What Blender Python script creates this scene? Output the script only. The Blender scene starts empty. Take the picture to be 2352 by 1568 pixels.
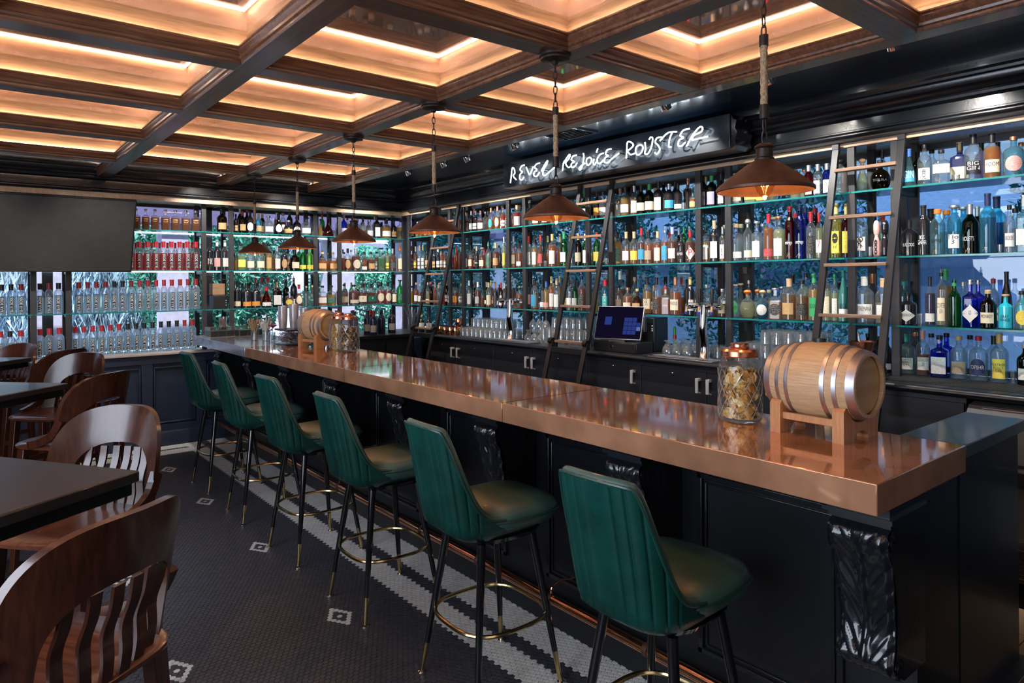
import bpy, math, random
from mathutils import Vector, Matrix
random.seed(7)
C = bpy.context.scene.collection
R = math.radians
PI = math.pi

# ------------------------------------------------------------------ camera
cam_data = bpy.data.cameras.new('camera')
cam = bpy.data.objects.new('camera', cam_data)
C.objects.link(cam)
bpy.context.scene.camera = cam
cam_data.sensor_width = 36.0
cam_data.lens = 1568.0 / 2352.0 * 36.0
cam_data.shift_y = -138.7 / 2352.0
cam_data.clip_start = 0.02
AZ = R(39.05)
cam.matrix_world = (Matrix.Translation((0, 0, 1.65)) @ Matrix.Rotation(-AZ, 4, 'Z')
                    @ Matrix.Rotation(PI / 2, 4, 'X') @ Matrix.Rotation(R(-0.385), 4, 'Z'))

# ------------------------------------------------------------------ world, exposure, lights
sc = bpy.context.scene
sc.view_settings.view_transform = 'Standard'
sc.view_settings.look = 'None'
sc.view_settings.gamma = 1.0
sc.view_settings.use_curve_mapping = False
sc.view_settings.exposure = 0.35
for k, v in dict(max_bounces=9, diffuse_bounces=3, glossy_bounces=4, transmission_bounces=6,
                 transparent_max_bounces=28, sample_clamp_indirect=6.0, sample_clamp_direct=0.0,
                 caustics_reflective=False, caustics_refractive=False, blur_glossy=0.5).items():
    setattr(sc.cycles, k, v)

world = bpy.data.worlds.new('sky'); sc.world = world
world.use_nodes = True
wn = world.node_tree; wn.nodes.clear()
wo = wn.nodes.new('ShaderNodeOutputWorld'); wb = wn.nodes.new('ShaderNodeBackground')
wt = wn.nodes.new('ShaderNodeTexCoord'); wx = wn.nodes.new('ShaderNodeSeparateXYZ'); wr = wn.nodes.new('ShaderNodeValToRGB')
wr.color_ramp.elements[0].position = 0.0; wr.color_ramp.elements[0].color = (0.78, 0.83, 1.0, 1)
wr.color_ramp.elements[1].position = 0.6; wr.color_ramp.elements[1].color = (0.46, 0.60, 0.98, 1)
wn.links.new(wt.outputs['Generated'], wx.inputs[0]); wn.links.new(wx.outputs[2], wr.inputs[0])
wn.links.new(wr.outputs[0], wb.inputs[0]); wb.inputs[1].default_value = 1.5
wn.links.new(wb.outputs[0], wo.inputs[0])

def add_light(name, kind, loc, energy, color, size=0.1, target=None, spot=None, size_y=None, blend=0.5):
    ld = bpy.data.lights.new(name, kind)
    ld.energy = energy; ld.color = color
    if kind == 'AREA':
        ld.size = size
        if size_y: ld.shape = 'RECTANGLE'; ld.size_y = size_y
    elif kind == 'SUN':
        ld.angle = size
    else:
        ld.shadow_soft_size = size
    if kind == 'SPOT':
        ld.spot_size = spot; ld.spot_blend = blend
    o = bpy.data.objects.new(name, ld); C.objects.link(o); o.location = loc
    if target is not None:
        o.rotation_euler = (Vector(target) - Vector(loc)).to_track_quat('-Z', 'Y').to_euler()
    return o

add_light('sun', 'SUN', (-4, -5, 14), 5.5, (1.0, 0.97, 0.95), R(1.0), target=(1.5, 2.5, 0))
# daylight coming from the street windows to the left of the camera
add_light('street_window_light', 'AREA', (-2.25, 2.6, 1.75), 205.0, (0.76, 0.85, 1.0), 5.0, target=(3, 3.4, 1.1), size_y=1.9)
add_light('camera_fill_light', 'AREA', (0.4, -2.0, 1.9), 13.0, (1.0, 0.93, 0.86), 3.2, target=(1.6, 4, 1.0), size_y=1.8)  # added warm fill from behind the camera, not a known window

# ------------------------------------------------------------------ materials
MATS = {}
def nodemat(name):
    m = bpy.data.materials.new(name); m.use_nodes = True
    MATS[name] = m
    nt = m.node_tree; b = nt.nodes['Principled BSDF']
    return m, nt, b

def mat(name, col, rough=0.5, metal=0.0, var=0.12, scale=14.0, bump=0.0, bscale=None, coat=0.0, spec=None, sheen=0.0, emis=None, estr=0.0, stretch=None):
    m, nt, b = nodemat(name)
    tc = nt.nodes.new('ShaderNodeTexCoord'); mp = nt.nodes.new('ShaderNodeMapping')
    if stretch: mp.inputs['Scale'].default_value = stretch
    nz = nt.nodes.new('ShaderNodeTexNoise'); nz.inputs['Scale'].default_value = scale; nz.inputs['Detail'].default_value = 5
    nt.links.new(tc.outputs['Object'], mp.inputs[0]); nt.links.new(mp.outputs[0], nz.inputs[0])
    rp = nt.nodes.new('ShaderNodeValToRGB')
    rp.color_ramp.elements[0].position = 0.3; rp.color_ramp.elements[1].position = 0.7
    rp.color_ramp.elements[0].color = tuple(c * (1 - var) for c in col) + (1,)
    rp.color_ramp.elements[1].color = tuple(min(1, c * (1 + var)) for c in col) + (1,)
    nt.links.new(nz.outputs[0], rp.inputs[0]); nt.links.new(rp.outputs[0], b.inputs['Base Color'])
    b.inputs['Roughness'].default_value = rough; b.inputs['Metallic'].default_value = metal
    if coat: b.inputs['Coat Weight'].default_value = coat; b.inputs['Coat Roughness'].default_value = 0.08
    if spec is not None: b.inputs['Specular IOR Level'].default_value = spec
    if bump:
        n2 = nz
        if bscale:
            n2 = nt.nodes.new('ShaderNodeTexNoise'); n2.inputs['Scale'].default_value = bscale; n2.inputs['Detail'].default_value = 4
            nt.links.new(mp.outputs[0], n2.inputs[0])
        bp = nt.nodes.new('ShaderNodeBump'); bp.inputs['Strength'].default_value = bump; bp.inputs['Distance'].default_value = 0.01
        nt.links.new(n2.outputs[0], bp.inputs['Height']); nt.links.new(bp.outputs[0], b.inputs['Normal'])
    if emis:
        b.inputs['Emission Color'].default_value = tuple(emis) + (1,); b.inputs['Emission Strength'].default_value = estr
    return m

def wood(name, c1, c2, rough=0.35, axis='X', scale=6.0, coat=0.2, bump=0.12):
    m, nt, b = nodemat(name)
    tc = nt.nodes.new('ShaderNodeTexCoord'); mp = nt.nodes.new('ShaderNodeMapping')
    s = {'X': (0.6, 9, 9), 'Y': (9, 0.6, 9), 'Z': (9, 9, 0.6)}[axis]
    mp.inputs['Scale'].default_value = s
    nz = nt.nodes.new('ShaderNodeTexNoise'); nz.inputs['Scale'].default_value = scale; nz.inputs['Detail'].default_value = 8
    nz.inputs['Roughness'].default_value = 0.65; nz.inputs['Distortion'].default_value = 0.6
    rp = nt.nodes.new('ShaderNodeValToRGB'); rp.color_ramp.elements[0].position = 0.32; rp.color_ramp.elements[1].position = 0.68
    rp.color_ramp.elements[0].color = tuple(c1) + (1,); rp.color_ramp.elements[1].color = tuple(c2) + (1,)
    nt.links.new(tc.outputs['Object'], mp.inputs[0]); nt.links.new(mp.outputs[0], nz.inputs[0])
    nt.links.new(nz.outputs[0], rp.inputs[0]); nt.links.new(rp.outputs[0], b.inputs['Base Color'])
    b.inputs['Roughness'].default_value = rough; b.inputs['Coat Weight'].default_value = coat; b.inputs['Coat Roughness'].default_value = 0.12
    bp = nt.nodes.new('ShaderNodeBump'); bp.inputs['Strength'].default_value = bump; bp.inputs['Distance'].default_value = 0.004
    nt.links.new(nz.outputs[0], bp.inputs['Height']); nt.links.new(bp.outputs[0], b.inputs['Normal'])
    return m

def glass(name, tint, edge=0.35, rough=0.02, ior=1.45, gloss=1.0, haze=0.0):
    """thin glass: tinted see-through body, darker at grazing angles, fresnel gloss on top"""
    m = bpy.data.materials.new(name); m.use_nodes = True; MATS[name] = m
    nt = m.node_tree; nt.nodes.clear()
    out = nt.nodes.new('ShaderNodeOutputMaterial'); mix = nt.nodes.new('ShaderNodeMixShader')
    tr = nt.nodes.new('ShaderNodeBsdfTransparent'); gl = nt.nodes.new('ShaderNodeBsdfGlossy')
    gl.inputs['Roughness'].default_value = rough; gl.inputs['Color'].default_value = (gloss, gloss, gloss, 1)
    # schlick fresnel, the same on both faces (the body does not refract)
    lf = nt.nodes.new('ShaderNodeLayerWeight'); lf.inputs['Blend'].default_value = 0.5
    pw = nt.nodes.new('ShaderNodeMath'); pw.operation = 'POWER'; pw.inputs[1].default_value = 4.0
    fr = nt.nodes.new('ShaderNodeMath'); fr.operation = 'MULTIPLY_ADD'; f0 = ((ior-1)/(ior+1))**2
    fr.inputs[1].default_value = 1-f0; fr.inputs[2].default_value = f0
    nt.links.new(lf.outputs['Facing'], pw.inputs[0]); nt.links.new(pw.outputs[0], fr.inputs[0])
    lw = nt.nodes.new('ShaderNodeLayerWeight'); lw.inputs['Blend'].default_value = 0.35
    mc = nt.nodes.new('ShaderNodeMix'); mc.data_type = 'RGBA'
    mc.inputs[6].default_value = tuple(tint) + (1,)
    mc.inputs[7].default_value = tuple(c * edge for c in tint) + (1,)
    nt.links.new(lw.outputs['Facing'], mc.inputs[0]); nt.links.new(mc.outputs[2], tr.inputs['Color'])
    nz = nt.nodes.new('ShaderNodeTexNoise'); nz.inputs['Scale'].default_value = 9
    bp = nt.nodes.new('ShaderNodeBump'); bp.inputs['Strength'].default_value = 0.06
    nt.links.new(nz.outputs[0], bp.inputs['Height']); nt.links.new(bp.outputs[0], gl.inputs['Normal'])
    body = tr
    if haze:  # diffuse share stands in for the brightness real glass gets by refraction
        df = nt.nodes.new('ShaderNodeBsdfDiffuse'); tl = nt.nodes.new('ShaderNodeBsdfTranslucent'); a = nt.nodes.new('ShaderNodeMixShader'); b2 = nt.nodes.new('ShaderNodeMixShader')
        c = tuple(x * 0.9 for x in tint) + (1,); df.inputs[0].default_value = c; tl.inputs[0].default_value = c
        a.inputs[0].default_value = 0.5; nt.links.new(df.outputs[0], a.inputs[1]); nt.links.new(tl.outputs[0], a.inputs[2])
        mh = nt.nodes.new('ShaderNodeMath'); mh.operation = 'MULTIPLY_ADD'; mh.inputs[1].default_value = haze * 1.6; mh.inputs[2].default_value = haze * 0.5
        nt.links.new(lw.outputs['Facing'], mh.inputs[0]); nt.links.new(mh.outputs[0], b2.inputs[0])
        nt.links.new(tr.outputs[0], b2.inputs[1]); nt.links.new(a.outputs[0], b2.inputs[2]); body = b2
    nt.links.new(fr.outputs[0], mix.inputs[0]); nt.links.new(body.outputs[0], mix.inputs[1]); nt.links.new(gl.outputs[0], mix.inputs[2])
    nt.links.new(mix.outputs[0], out.inputs['Surface'])
    return m

def liquid(name, col, body=0.5, trans=None):
    m = bpy.data.materials.new(name); m.use_nodes = True; MATS[name] = m
    nt = m.node_tree; nt.nodes.clear()
    out = nt.nodes.new('ShaderNodeOutputMaterial'); mix = nt.nodes.new('ShaderNodeMixShader'); m2 = nt.nodes.new('ShaderNodeMixShader')
    tr = nt.nodes.new('ShaderNodeBsdfTransparent'); tl = nt.nodes.new('ShaderNodeBsdfTranslucent'); df = nt.nodes.new('ShaderNodeBsdfDiffuse')
    t = trans or tuple(min(1, c * 1.05 + 0.03) for c in col)
    nz = nt.nodes.new('ShaderNodeTexNoise'); nz.inputs['Scale'].default_value = 3
    rp = nt.nodes.new('ShaderNodeValToRGB')
    rp.color_ramp.elements[0].color = tuple(c * 0.85 for c in col) + (1,); rp.color_ramp.elements[1].color = tuple(min(1, c * 1.1) for c in col) + (1,)
    nt.links.new(nz.outputs[0], rp.inputs[0]); nt.links.new(rp.outputs[0], df.inputs[0]); nt.links.new(rp.outputs[0], tl.inputs[0])
    tr.inputs[0].default_value = tuple(t) + (1,)
    m2.inputs[0].default_value = 0.5
    nt.links.new(df.outputs[0], m2.inputs[1]); nt.links.new(tl.outputs[0], m2.inputs[2])
    mix.inputs[0].default_value = body
    nt.links.new(tr.outputs[0], mix.inputs[1]); nt.links.new(m2.outputs[0], mix.inputs[2]); nt.links.new(mix.outputs[0], out.inputs['Surface'])
    return m

def emit(name, col, strength):
    m = bpy.data.materials.new(name); m.use_nodes = True; MATS[name] = m
    nt = m.node_tree; nt.nodes.clear()
    out = nt.nodes.new('ShaderNodeOutputMaterial'); e = nt.nodes.new('ShaderNodeEmission')
    e.inputs[0].default_value = tuple(col) + (1,); e.inputs[1].default_value = strength
    nt.links.new(e.outputs[0], out.inputs['Surface'])
    return m

M_black = mat('black_gloss_paint', (0.007, 0.008, 0.011), 0.26, coat=0.35, bump=0.05, bscale=60, stretch=(1, 1, 1))
M_blackwood = mat('black_painted_panel', (0.005, 0.006, 0.009), 0.36, coat=0.12, bump=0.03, bscale=40)
M_navy = mat('navy_panel_paint', (0.022, 0.034, 0.062), 0.36, coat=0.1, bump=0.04, bscale=80)
M_soffit = mat('dark_blue_soffit', (0.016, 0.035, 0.065), 0.24, coat=0.4)
M_steel = mat('blackened_steel', (0.018, 0.018, 0.020), 0.45, 0.2)
M_postw = mat('grey_black_post', (0.030, 0.030, 0.033), 0.5, 0.1)
M_cab = mat('black_laminate', (0.018, 0.022, 0.030), 0.42, bump=0.1, bscale=500)
M_plaster = mat('dark_wall', (0.05, 0.052, 0.06), 0.7)
M_walnut_x = wood('walnut_board', (0.17, 0.090, 0.046), (0.42, 0.25, 0.135), 0.5, 'X', 4, coat=0)
M_walnut_y = wood('walnut_board_across', (0.17, 0.090, 0.046), (0.42, 0.25, 0.135), 0.5, 'Y', 4, coat=0)
M_beam_x = wood('dark_walnut_beam', (0.035, 0.019, 0.013), (0.115, 0.062, 0.038), 0.38, 'X', 4)
M_beam_y = wood('dark_walnut_beam_across', (0.035, 0.019, 0.013), (0.115, 0.062, 0.038), 0.38, 'Y', 4)
M_mould = wood('walnut_moulding', (0.055, 0.022, 0.012), (0.19, 0.085, 0.045), 0.34, 'X', 5)
M_panel = mat('bronze_ceiling_panel', (0.62, 0.43, 0.34), 0.045, 0.72, 0.12, 2)
M_strip = wood('pale_oak_strip', (0.42, 0.27, 0.16), (0.62, 0.43, 0.28), 0.5, 'Y', 4)
M_copper = mat('copper_sheet', (0.72, 0.35, 0.195), 0.06, 0.52, 0.22, 6, bump=0.004, bscale=12)
M_zinc = mat('zinc_sheet', (0.46, 0.49, 0.62), 0.2, 0.6, 0.15, 9, bump=0.03, bscale=40)
M_pipe = mat('polished_copper_pipe', (0.85, 0.42, 0.24), 0.14, 1.0, 0.06)
M_cu_lid = mat('copper_lid', (0.75, 0.32, 0.20), 0.25, 1.0, 0.1)
M_brass = mat('brass', (0.66, 0.50, 0.24), 0.2, 1.0, 0.12, 30)
M_chrome = mat('chrome', (0.82, 0.82, 0.84), 0.1, 1.0, 0.04)
M_brushed = mat('brushed_steel', (0.42, 0.42, 0.44), 0.38, 1.0, 0.15, 30, stretch=(1, 1, 20))
M_hoop = mat('galvanised_hoop', (0.42, 0.42, 0.46), 0.42, 1.0, 0.1, 20)
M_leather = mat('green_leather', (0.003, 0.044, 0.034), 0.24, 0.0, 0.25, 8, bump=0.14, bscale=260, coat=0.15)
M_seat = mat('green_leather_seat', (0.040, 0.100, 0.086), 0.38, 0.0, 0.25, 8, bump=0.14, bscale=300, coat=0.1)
M_piping = mat('dark_green_piping', (0.006, 0.045, 0.036), 0.4)
M_leg = mat('black_enamel_leg', (0.006, 0.006, 0.007), 0.15, coat=0.6)
M_mahog = wood('mahogany', (0.028, 0.007, 0.0035), (0.080, 0.022, 0.010), 0.28, 'Z', 6, coat=0.3, bump=0.06)
M_mahog_seat = wood('mahogany_seat', (0.08, 0.020, 0.009), (0.20, 0.058, 0.026), 0.3, 'X', 5, coat=0.5, bump=0.06)
M_table = mat('black_stained_tabletop', (0.028, 0.024, 0.026), 0.3, 0.0, 0.35, 30, coat=0.3, stretch=(1, 8, 8))
M_oak = wood('oak_stave', (0.50, 0.30, 0.15), (0.70, 0.46, 0.26), 0.55, 'Y', 14, coat=0.0)
M_oak2 = wood('oak_stand', (0.42, 0.17, 0.06), (0.66, 0.31, 0.13), 0.5, 'Z', 9, coat=0.05)
M_oakhead = wood('oak_barrel_head', (0.45, 0.27, 0.12), (0.62, 0.42, 0.22), 0.55, 'X', 3, coat=0.0)
M_rust = mat('rust_brown_enamel', (0.095, 0.038, 0.022), 0.5, 0.35, 0.3, 40, bump=0.15, bscale=150)
M_iron = mat('dark_iron', (0.035, 0.026, 0.022), 0.5, 0.7, 0.3, 60)
M_shade_in = mat('bronze_reflector', (0.50, 0.24, 0.13), 0.3, 0.9, 0.2, 20)
M_rope = mat('jute_rope', (0.46, 0.31, 0.18), 0.85, 0.0, 0.4, 120, bump=0.8, bscale=220)
M_tile_d = mat('charcoal_hex_tile', (0.062, 0.070, 0.088), 0.45, 0.0, 0.25, 30)
M_tile_w = mat('cream_hex_tile', (0.95, 0.92, 0.86), 0.4, 0.0, 0.12, 25)
M_grout = mat('black_grout', (0.010, 0.011, 0.013), 0.8)
M_tan = mat('tan_floor_tile', (0.36, 0.26, 0.17), 0.6, 0.0, 0.2, 8)
M_screen = mat('television_screen', (0.045, 0.043, 0.041), 0.5)
M_plastic = mat('black_plastic', (0.012, 0.012, 0.014), 0.4)
M_white = mat('white_print', (0.82, 0.82, 0.80), 0.5, var=0.04)
M_ink = mat('black_print', (0.012, 0.012, 0.014), 0.5, var=0.05)
M_goldink = mat('gold_print', (0.75, 0.52, 0.20), 0.4, 0.5)
M_redink = mat('red_print', (0.65, 0.03, 0.03), 0.5)
M_shelfedge = mat('teal_glass_edge', (0.015, 0.20, 0.19), 0.12, 0.0, 0.2, 40, coat=0.3)
M_shelf = glass('shelf_glass', (0.70, 0.93, 0.92), 0.35, 0.02, 1.5)
M_pane = glass('window_glass', (0.93, 0.97, 1.0), 0.6, 0.01, 1.45)
M_pane_r = glass('tinted_window_glass', (0.44, 0.55, 0.62), 0.75, 0.01, 1.6)
M_clear = glass('clear_glassware', (0.93, 0.95, 0.96), 0.55, 0.02, 1.8, haze=.12)
M_jar = glass('jar_glass', (0.95, 0.96, 0.95), 0.6, 0.02, 1.5, haze=.06)
M_bulbglass = glass('bulb_glass', (1.0, 0.86, 0.66), 0.5, 0.02, 1.4)
M_led = emit('warm_led_strip', (1.0, 0.76, 0.60), 38.0)
M_fil = emit('glowing_filament', (1.0, 0.56, 0.20), 55.0)
M_neon = emit('white_neon_tube', (0.80, 0.92, 1.0), 7.0)
M_spotem = emit('spot_lamp_face', (0.92, 0.96, 1.0), 12.0)
M_posscr = emit('terminal_screen', (0.004, 0.003, 0.012), 1.0)
M_posbtn = emit('terminal_buttons', (0.022, 0.04, 0.20), .8)
M_posbtn2 = emit('terminal_pale_button', (0.10, 0.16, 0.42), .8)
M_coldled = emit('cool_led_strip', (0.66, 0.80, 1.0), 9.0)
M_handle = mat('satin_steel_handle', (0.72, 0.72, 0.75), 0.35, 0.35)
M_tin = mat('bright_steel_tin', (0.74, 0.74, 0.77), 0.28, 0.7, stretch=(1, 1, 14))
M_cutglass = glass('cut_glass_ridge', (0.98, 0.99, 0.98), 0.9, 0.04, 1.7, haze=.4)
M_silverframe = mat('pale_metal_frame', (0.55, 0.50, 0.47), 0.35, 0.8)
M_duct = mat('sign_board', (0.028, 0.034, 0.044), 0.28, 0.3, coat=0.3)

# ------------------------------------------------------------------ mesh helpers
class MB:
    def __init__(s): s.v = []; s.f = []; s.m = []; s.mi = 0
    def face(s, idx): s.f.append(tuple(idx)); s.m.append(s.mi)
    def box(s, x0, x1, y0, y1, z0, z1):
        n = len(s.v)
        s.v += [(x0,y0,z0),(x1,y0,z0),(x1,y1,z0),(x0,y1,z0),(x0,y0,z1),(x1,y0,z1),(x1,y1,z1),(x0,y1,z1)]
        for q in ((0,3,2,1),(4,5,6,7),(0,1,5,4),(1,2,6,5),(2,3,7,6),(3,0,4,7)): s.face([n+i for i in q])
        return s
    def bar(s, p, q, w, h=None, up=(0,0,1), taper=1.0):
        """rectangular bar from p to q"""
        h = h or w; p = Vector(p); q = Vector(q); d = (q-p).normalized(); up = Vector(up)
        if abs(d.dot(up)) > 0.98: up = Vector((1,0,0))
        a = d.cross(up).normalized(); b = a.cross(d).normalized(); n = len(s.v)
        for pt, k in ((p,1.0),(q,taper)):
            for i,j in ((-1,-1),(1,-1),(1,1),(-1,1)): s.v.append(tuple(pt + a*(i*w/2*k) + b*(j*h/2*k)))
        for f in ((0,1,2,3),(7,6,5,4),(0,4,5,1),(1,5,6,2),(2,6,7,3),(3,7,4,0)): s.face([n+i for i in f][::-1])
        return s
    def lathe(s, prof, c=(0,0,0), seg=20, axis='Z', square=0.0, flute=None):
        """prof: list of (r, h). square>0 blends the section to a rounded square"""
        n = len(s.v); ox, oy, oz = c
        for r, hgt in prof:
            for i in range(seg):
                t = 2*PI*i/seg; k = 1.0
                if square:
                    e = 2 + 6*square; k = (abs(math.cos(t))**e + abs(math.sin(t))**e) ** (-1/e)
                if flute: k *= flute(t, hgt)
                x, y = r*k*math.cos(t), r*k*math.sin(t)
                if axis == 'Z': s.v.append((ox+x, oy+y, oz+hgt))
                elif axis == 'Y': s.v.append((ox+x, oy+hgt, oz+y))
                else: s.v.append((ox+hgt, oy+x, oz+y))
        L = len(prof)
        flip = axis == 'Y'
        for j in range(L-1):
            for i in range(seg):
                a = n+j*seg+i; b = n+j*seg+(i+1)%seg
                q = [a, b, b+seg, a+seg]
                s.face(q[::-1] if flip else q)
        return s
    def tube(s, pts, r, seg=8, closed=False, cap=True):
        n = len(s.v); P = [Vector(p) for p in pts]; L = len(P)
        rr = r if isinstance(r, (list, tuple)) else [r]*L
        prev = None
        for i, p in enumerate(P):
            if closed: d = (P[(i+1)%L]-P[i-1])
            else: d = (P[min(i+1,L-1)]-P[max(i-1,0)])
            d.normalize()
            if prev is None:
                up = Vector((0,0,1)) if abs(d.z) < 0.9 else Vector((1,0,0))
                a = d.cross(up).normalized()
            else:
                a = (prev - d*prev.dot(d))
                a = a.normalized() if a.length > 1e-6 else d.cross(Vector((0,0,1))).normalized()
            prev = a; b = d.cross(a)
            for k in range(seg):
                t = 2*PI*k/seg; s.v.append(tuple(p + a*(rr[i]*math.cos(t)) + b*(rr[i]*math.sin(t))))
        for i in range(L if closed else L-1):
            j = (i+1) % L
            for k in range(seg):
                s.face([n+i*seg+k, n+i*seg+(k+1)%seg, n+j*seg+(k+1)%seg, n+j*seg+k])
        if cap and not closed:
            s.face([n+k for k in range(seg)][::-1]); s.face([n+(L-1)*seg+k for k in range(seg)])
        return s
    def grid(s, fn, nu, nv, wrap=False):
        n = len(s.v)
        for j in range(nv+1):
            for i in range(nu+1): s.v.append(tuple(fn(i/nu, j/nv)))
        for j in range(nv):
            for i in range(nu):
                a = n+j*(nu+1)+i; s.face([a, a+1, a+nu+2, a+nu+1])
        return s
    def prism(s, poly, z0, z1, axis='Z', off=0.0):
        """extrude a 2-D polygon. axis Z: (x,y); axis Y: (x,z) extruded over y; axis X: (y,z) extruded over x"""
        n = len(s.v); L = len(poly)
        for z in (z0, z1):
            for a, b in poly:
                s.v.append((a,b,z) if axis=='Z' else (a,z,b) if axis=='Y' else (z,a,b))
        s.face([n+i for i in range(L)][::-1]); s.face([n+L+i for i in range(L)])
        for i in range(L):
            j = (i+1)%L; s.face([n+i, n+j, n+L+j, n+L+i])
        return s
    def xf(s, M, start=0):
        for i in range(start, len(s.v)): s.v[i] = tuple(M @ Vector(s.v[i]))
        return s
    def mesh(s, name, mats, smooth=35, bevel=0.0, fix=True):
        me = bpy.data.meshes.new(name); me.from_pydata(s.v, [], s.f)
        for m in (mats if isinstance(mats, (list,tuple)) else [mats]): me.materials.append(m)
        if any(s.m): me.polygons.foreach_set('material_index', s.m)
        if fix:
            import bmesh
            bm = bmesh.new(); bm.from_mesh(me)
            bmesh.ops.recalc_face_normals(bm, faces=bm.faces); bm.to_mesh(me); bm.free()
        if smooth:
            me.polygons.foreach_set('use_smooth', [True]*len(me.polygons))
            me.set_sharp_from_angle(angle=R(smooth))
        me.update()
        return me
    def obj(s, name, mats, parent=None, smooth=35, bevel=0.0, fix=True, loc=None, solid=0.0):
        o = bpy.data.objects.new(name, s.mesh(name, mats, smooth, fix=fix)); C.objects.link(o)
        if parent is not None: o.parent = parent
        if loc: o.location = loc
        if solid:
            md = o.modifiers.new('thickness', 'SOLIDIFY'); md.thickness = solid; md.offset = 0
        if bevel:
            md = o.modifiers.new('edge', 'BEVEL'); md.width = bevel; md.segments = 2; md.limit_method = 'ANGLE'; md.angle_limit = R(40)
            md.harden_normals = False
        return o

def tag(o, label=None, cat=None, group=None, kind=None):
    if label: o['label'] = label
    if cat: o['category'] = cat
    if group: o['group'] = group
    if kind: o['kind'] = kind
    return o
def thing(name, label=None, cat=None, loc=(0,0,0), rz=0.0, group=None, kind=None):
    o = bpy.data.objects.new(name, None); C.objects.link(o); o.empty_display_size = 0.1
    o.location = loc; o.rotation_euler = (0,0,rz)
    return tag(o, label, cat, group, kind)
def dup(root, loc, rz=None, label=None, group=None):
    r = root.copy(); C.objects.link(r); r.location = loc
    if rz is not None: r.rotation_euler = (0,0,rz)
    if label: r['label'] = label
    if group: r['group'] = group
    for ch in list(root.children):
        c = ch.copy(); C.objects.link(c); c.parent = r
        for g in list(ch.children):
            d = g.copy(); C.objects.link(d); d.parent = c
    return r
def struct(name, mb, m, **k):
    o = mb.obj(name, m, **k); o['kind'] = 'structure'; return o
def text_mesh(s, size=1.0, depth=0.0, spacing=1.0, line=1.0):
    cu = bpy.data.curves.new('lettering', 'FONT'); cu.body = s; cu.size = size; cu.align_x = 'CENTER'; cu.align_y = 'CENTER'
    cu.extrude = depth; cu.space_character = spacing; cu.space_line = line; cu.resolution_u = 3
    ob = bpy.data.objects.new('lettering', cu); C.objects.link(ob)
    dg = bpy.context.evaluated_depsgraph_get(); dg.update()
    me = bpy.data.meshes.new_from_object(ob.evaluated_get(dg))
    v = [tuple(p.co) for p in me.vertices]; f = [tuple(p.vertices) for p in me.polygons]
    bpy.data.objects.remove(ob); bpy.data.curves.remove(cu); bpy.data.meshes.remove(me)
    return v, f
def catmull(pts, n=6):
    P = [Vector(p) for p in pts]; out = []
    for i in range(len(P)-1):
        a = P[max(i-1,0)]; b = P[i]; c = P[i+1]; d = P[min(i+2,len(P)-1)]
        for k in range(n):
            t = k/n
            out.append(0.5*((2*b)+(-a+c)*t+(2*a-5*b+4*c-d)*t*t+(-a+3*b-3*c+d)*t**3))
    out.append(P[-1]); return out

# ================================================================== STRUCTURE
XL, YN, XR, YF = -2.4, -2.2, 4.78, 8.08
# floor: grout bed with one hexagonal tile per cell
floor = struct('floor', MB().box(XL, XR+0.1, YN, YF, -0.06, -0.0035), M_grout)
S = 0.0265
def tile_mesh(name, m):
    mb = MB(); r0 = 0.0141; r1 = 0.0130
    for r, z in ((r0, -0.004), (r0, -0.0008), (r1, 0.0)):
        for k in range(6):
            t = PI/6 + k*PI/3; mb.v.append((r*math.cos(t), r*math.sin(t), z))
    for j in (0, 1):
        for k in range(6): mb.face([j*6+k, j*6+(k+1)%6, j*6+6+(k+1)%6, j*6+6+k])
    mb.face([12+k for k in range(6)])
    return mb.mesh(name, m, smooth=0, fix=False)
TD, TW = tile_mesh('tile', M_tile_d), tile_mesh('tile', M_tile_w)
MED = [(1.455, 3.158+1.158*k) for k in range(-1, 4)] + [(0.707, 3.17), (0.707, 4.33), (0.707, 5.49), (0.707, 6.62), (1.455, 0.85)]
MEDC = set()
for mx, my in MED:
    r = round(my/(S*0.8660254)); q = round((mx - r*S/2)/S)
    for a in range(-2, 3):
        for b in range(-2, 3):
            # rhombus spanned by the -60 and -120 degree lattice directions
            if max(abs(a), abs(b)) == 2 or (a == 0 and b == 0):
                MEDC.add((q + a, r - a - b))
tiles = []
rmax = int(7.62/(S*0.866))
for r in range(int(0.55/(S*0.866)), rmax):
    y = r*S*0.8660254
    q0 = int((-0.6 - r*S/2)/S)
    for q in range(q0, q0+112):
        x = q*S + r*S/2
        if x < -0.6 or x > 2.21: continue
        w = (q, r) in MEDC
        if x > 1.80: w = not (1.945 < x < 2.02)
        if y > 7.22: w = not (7.40 < y < 7.455) if x < 1.80 else w
        tiles.append((x, y, w))
def inframe(x, y, z=0.0):
    d = x*math.sin(AZ)+y*math.cos(AZ)
    if d < 0.1: return None
    px = 1176+1568*(x*math.cos(AZ)-y*math.sin(AZ))/d; py = 645+1568*(1.65-z)/d
    return (px, py, d) if (-20 < px < 2380 and py < 1590) else None
near = []
rest = {True: MB(), False: MB()}
def add_tile(mb, x, y, zj):
    n = len(mb.v)
    for r, z in ((0.0141, -0.004), (0.0141, -0.0008), (0.0130, 0.0)):
        for k in range(6):
            t = PI/6+k*PI/3; mb.v.append((x+r*math.cos(t), y+r*math.sin(t), z+zj))
    for j in (0, 1):
        for k in range(6): mb.f.append((n+j*6+k, n+j*6+(k+1)%6, n+j*6+6+(k+1)%6, n+j*6+6+k)); mb.m.append(0)
    mb.f.append(tuple(n+12+k for k in range(6))); mb.m.append(0)
cand = []
for t in tiles:
    p = inframe(t[0], t[1])
    if p and t[0] > 0.75 and p[2] < 3.2 and 390 < p[0] < 1250: cand.append((p[2], t))
cand.sort(key=lambda c: c[0]); chosen = set(c[1] for c in cand[:300])
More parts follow.
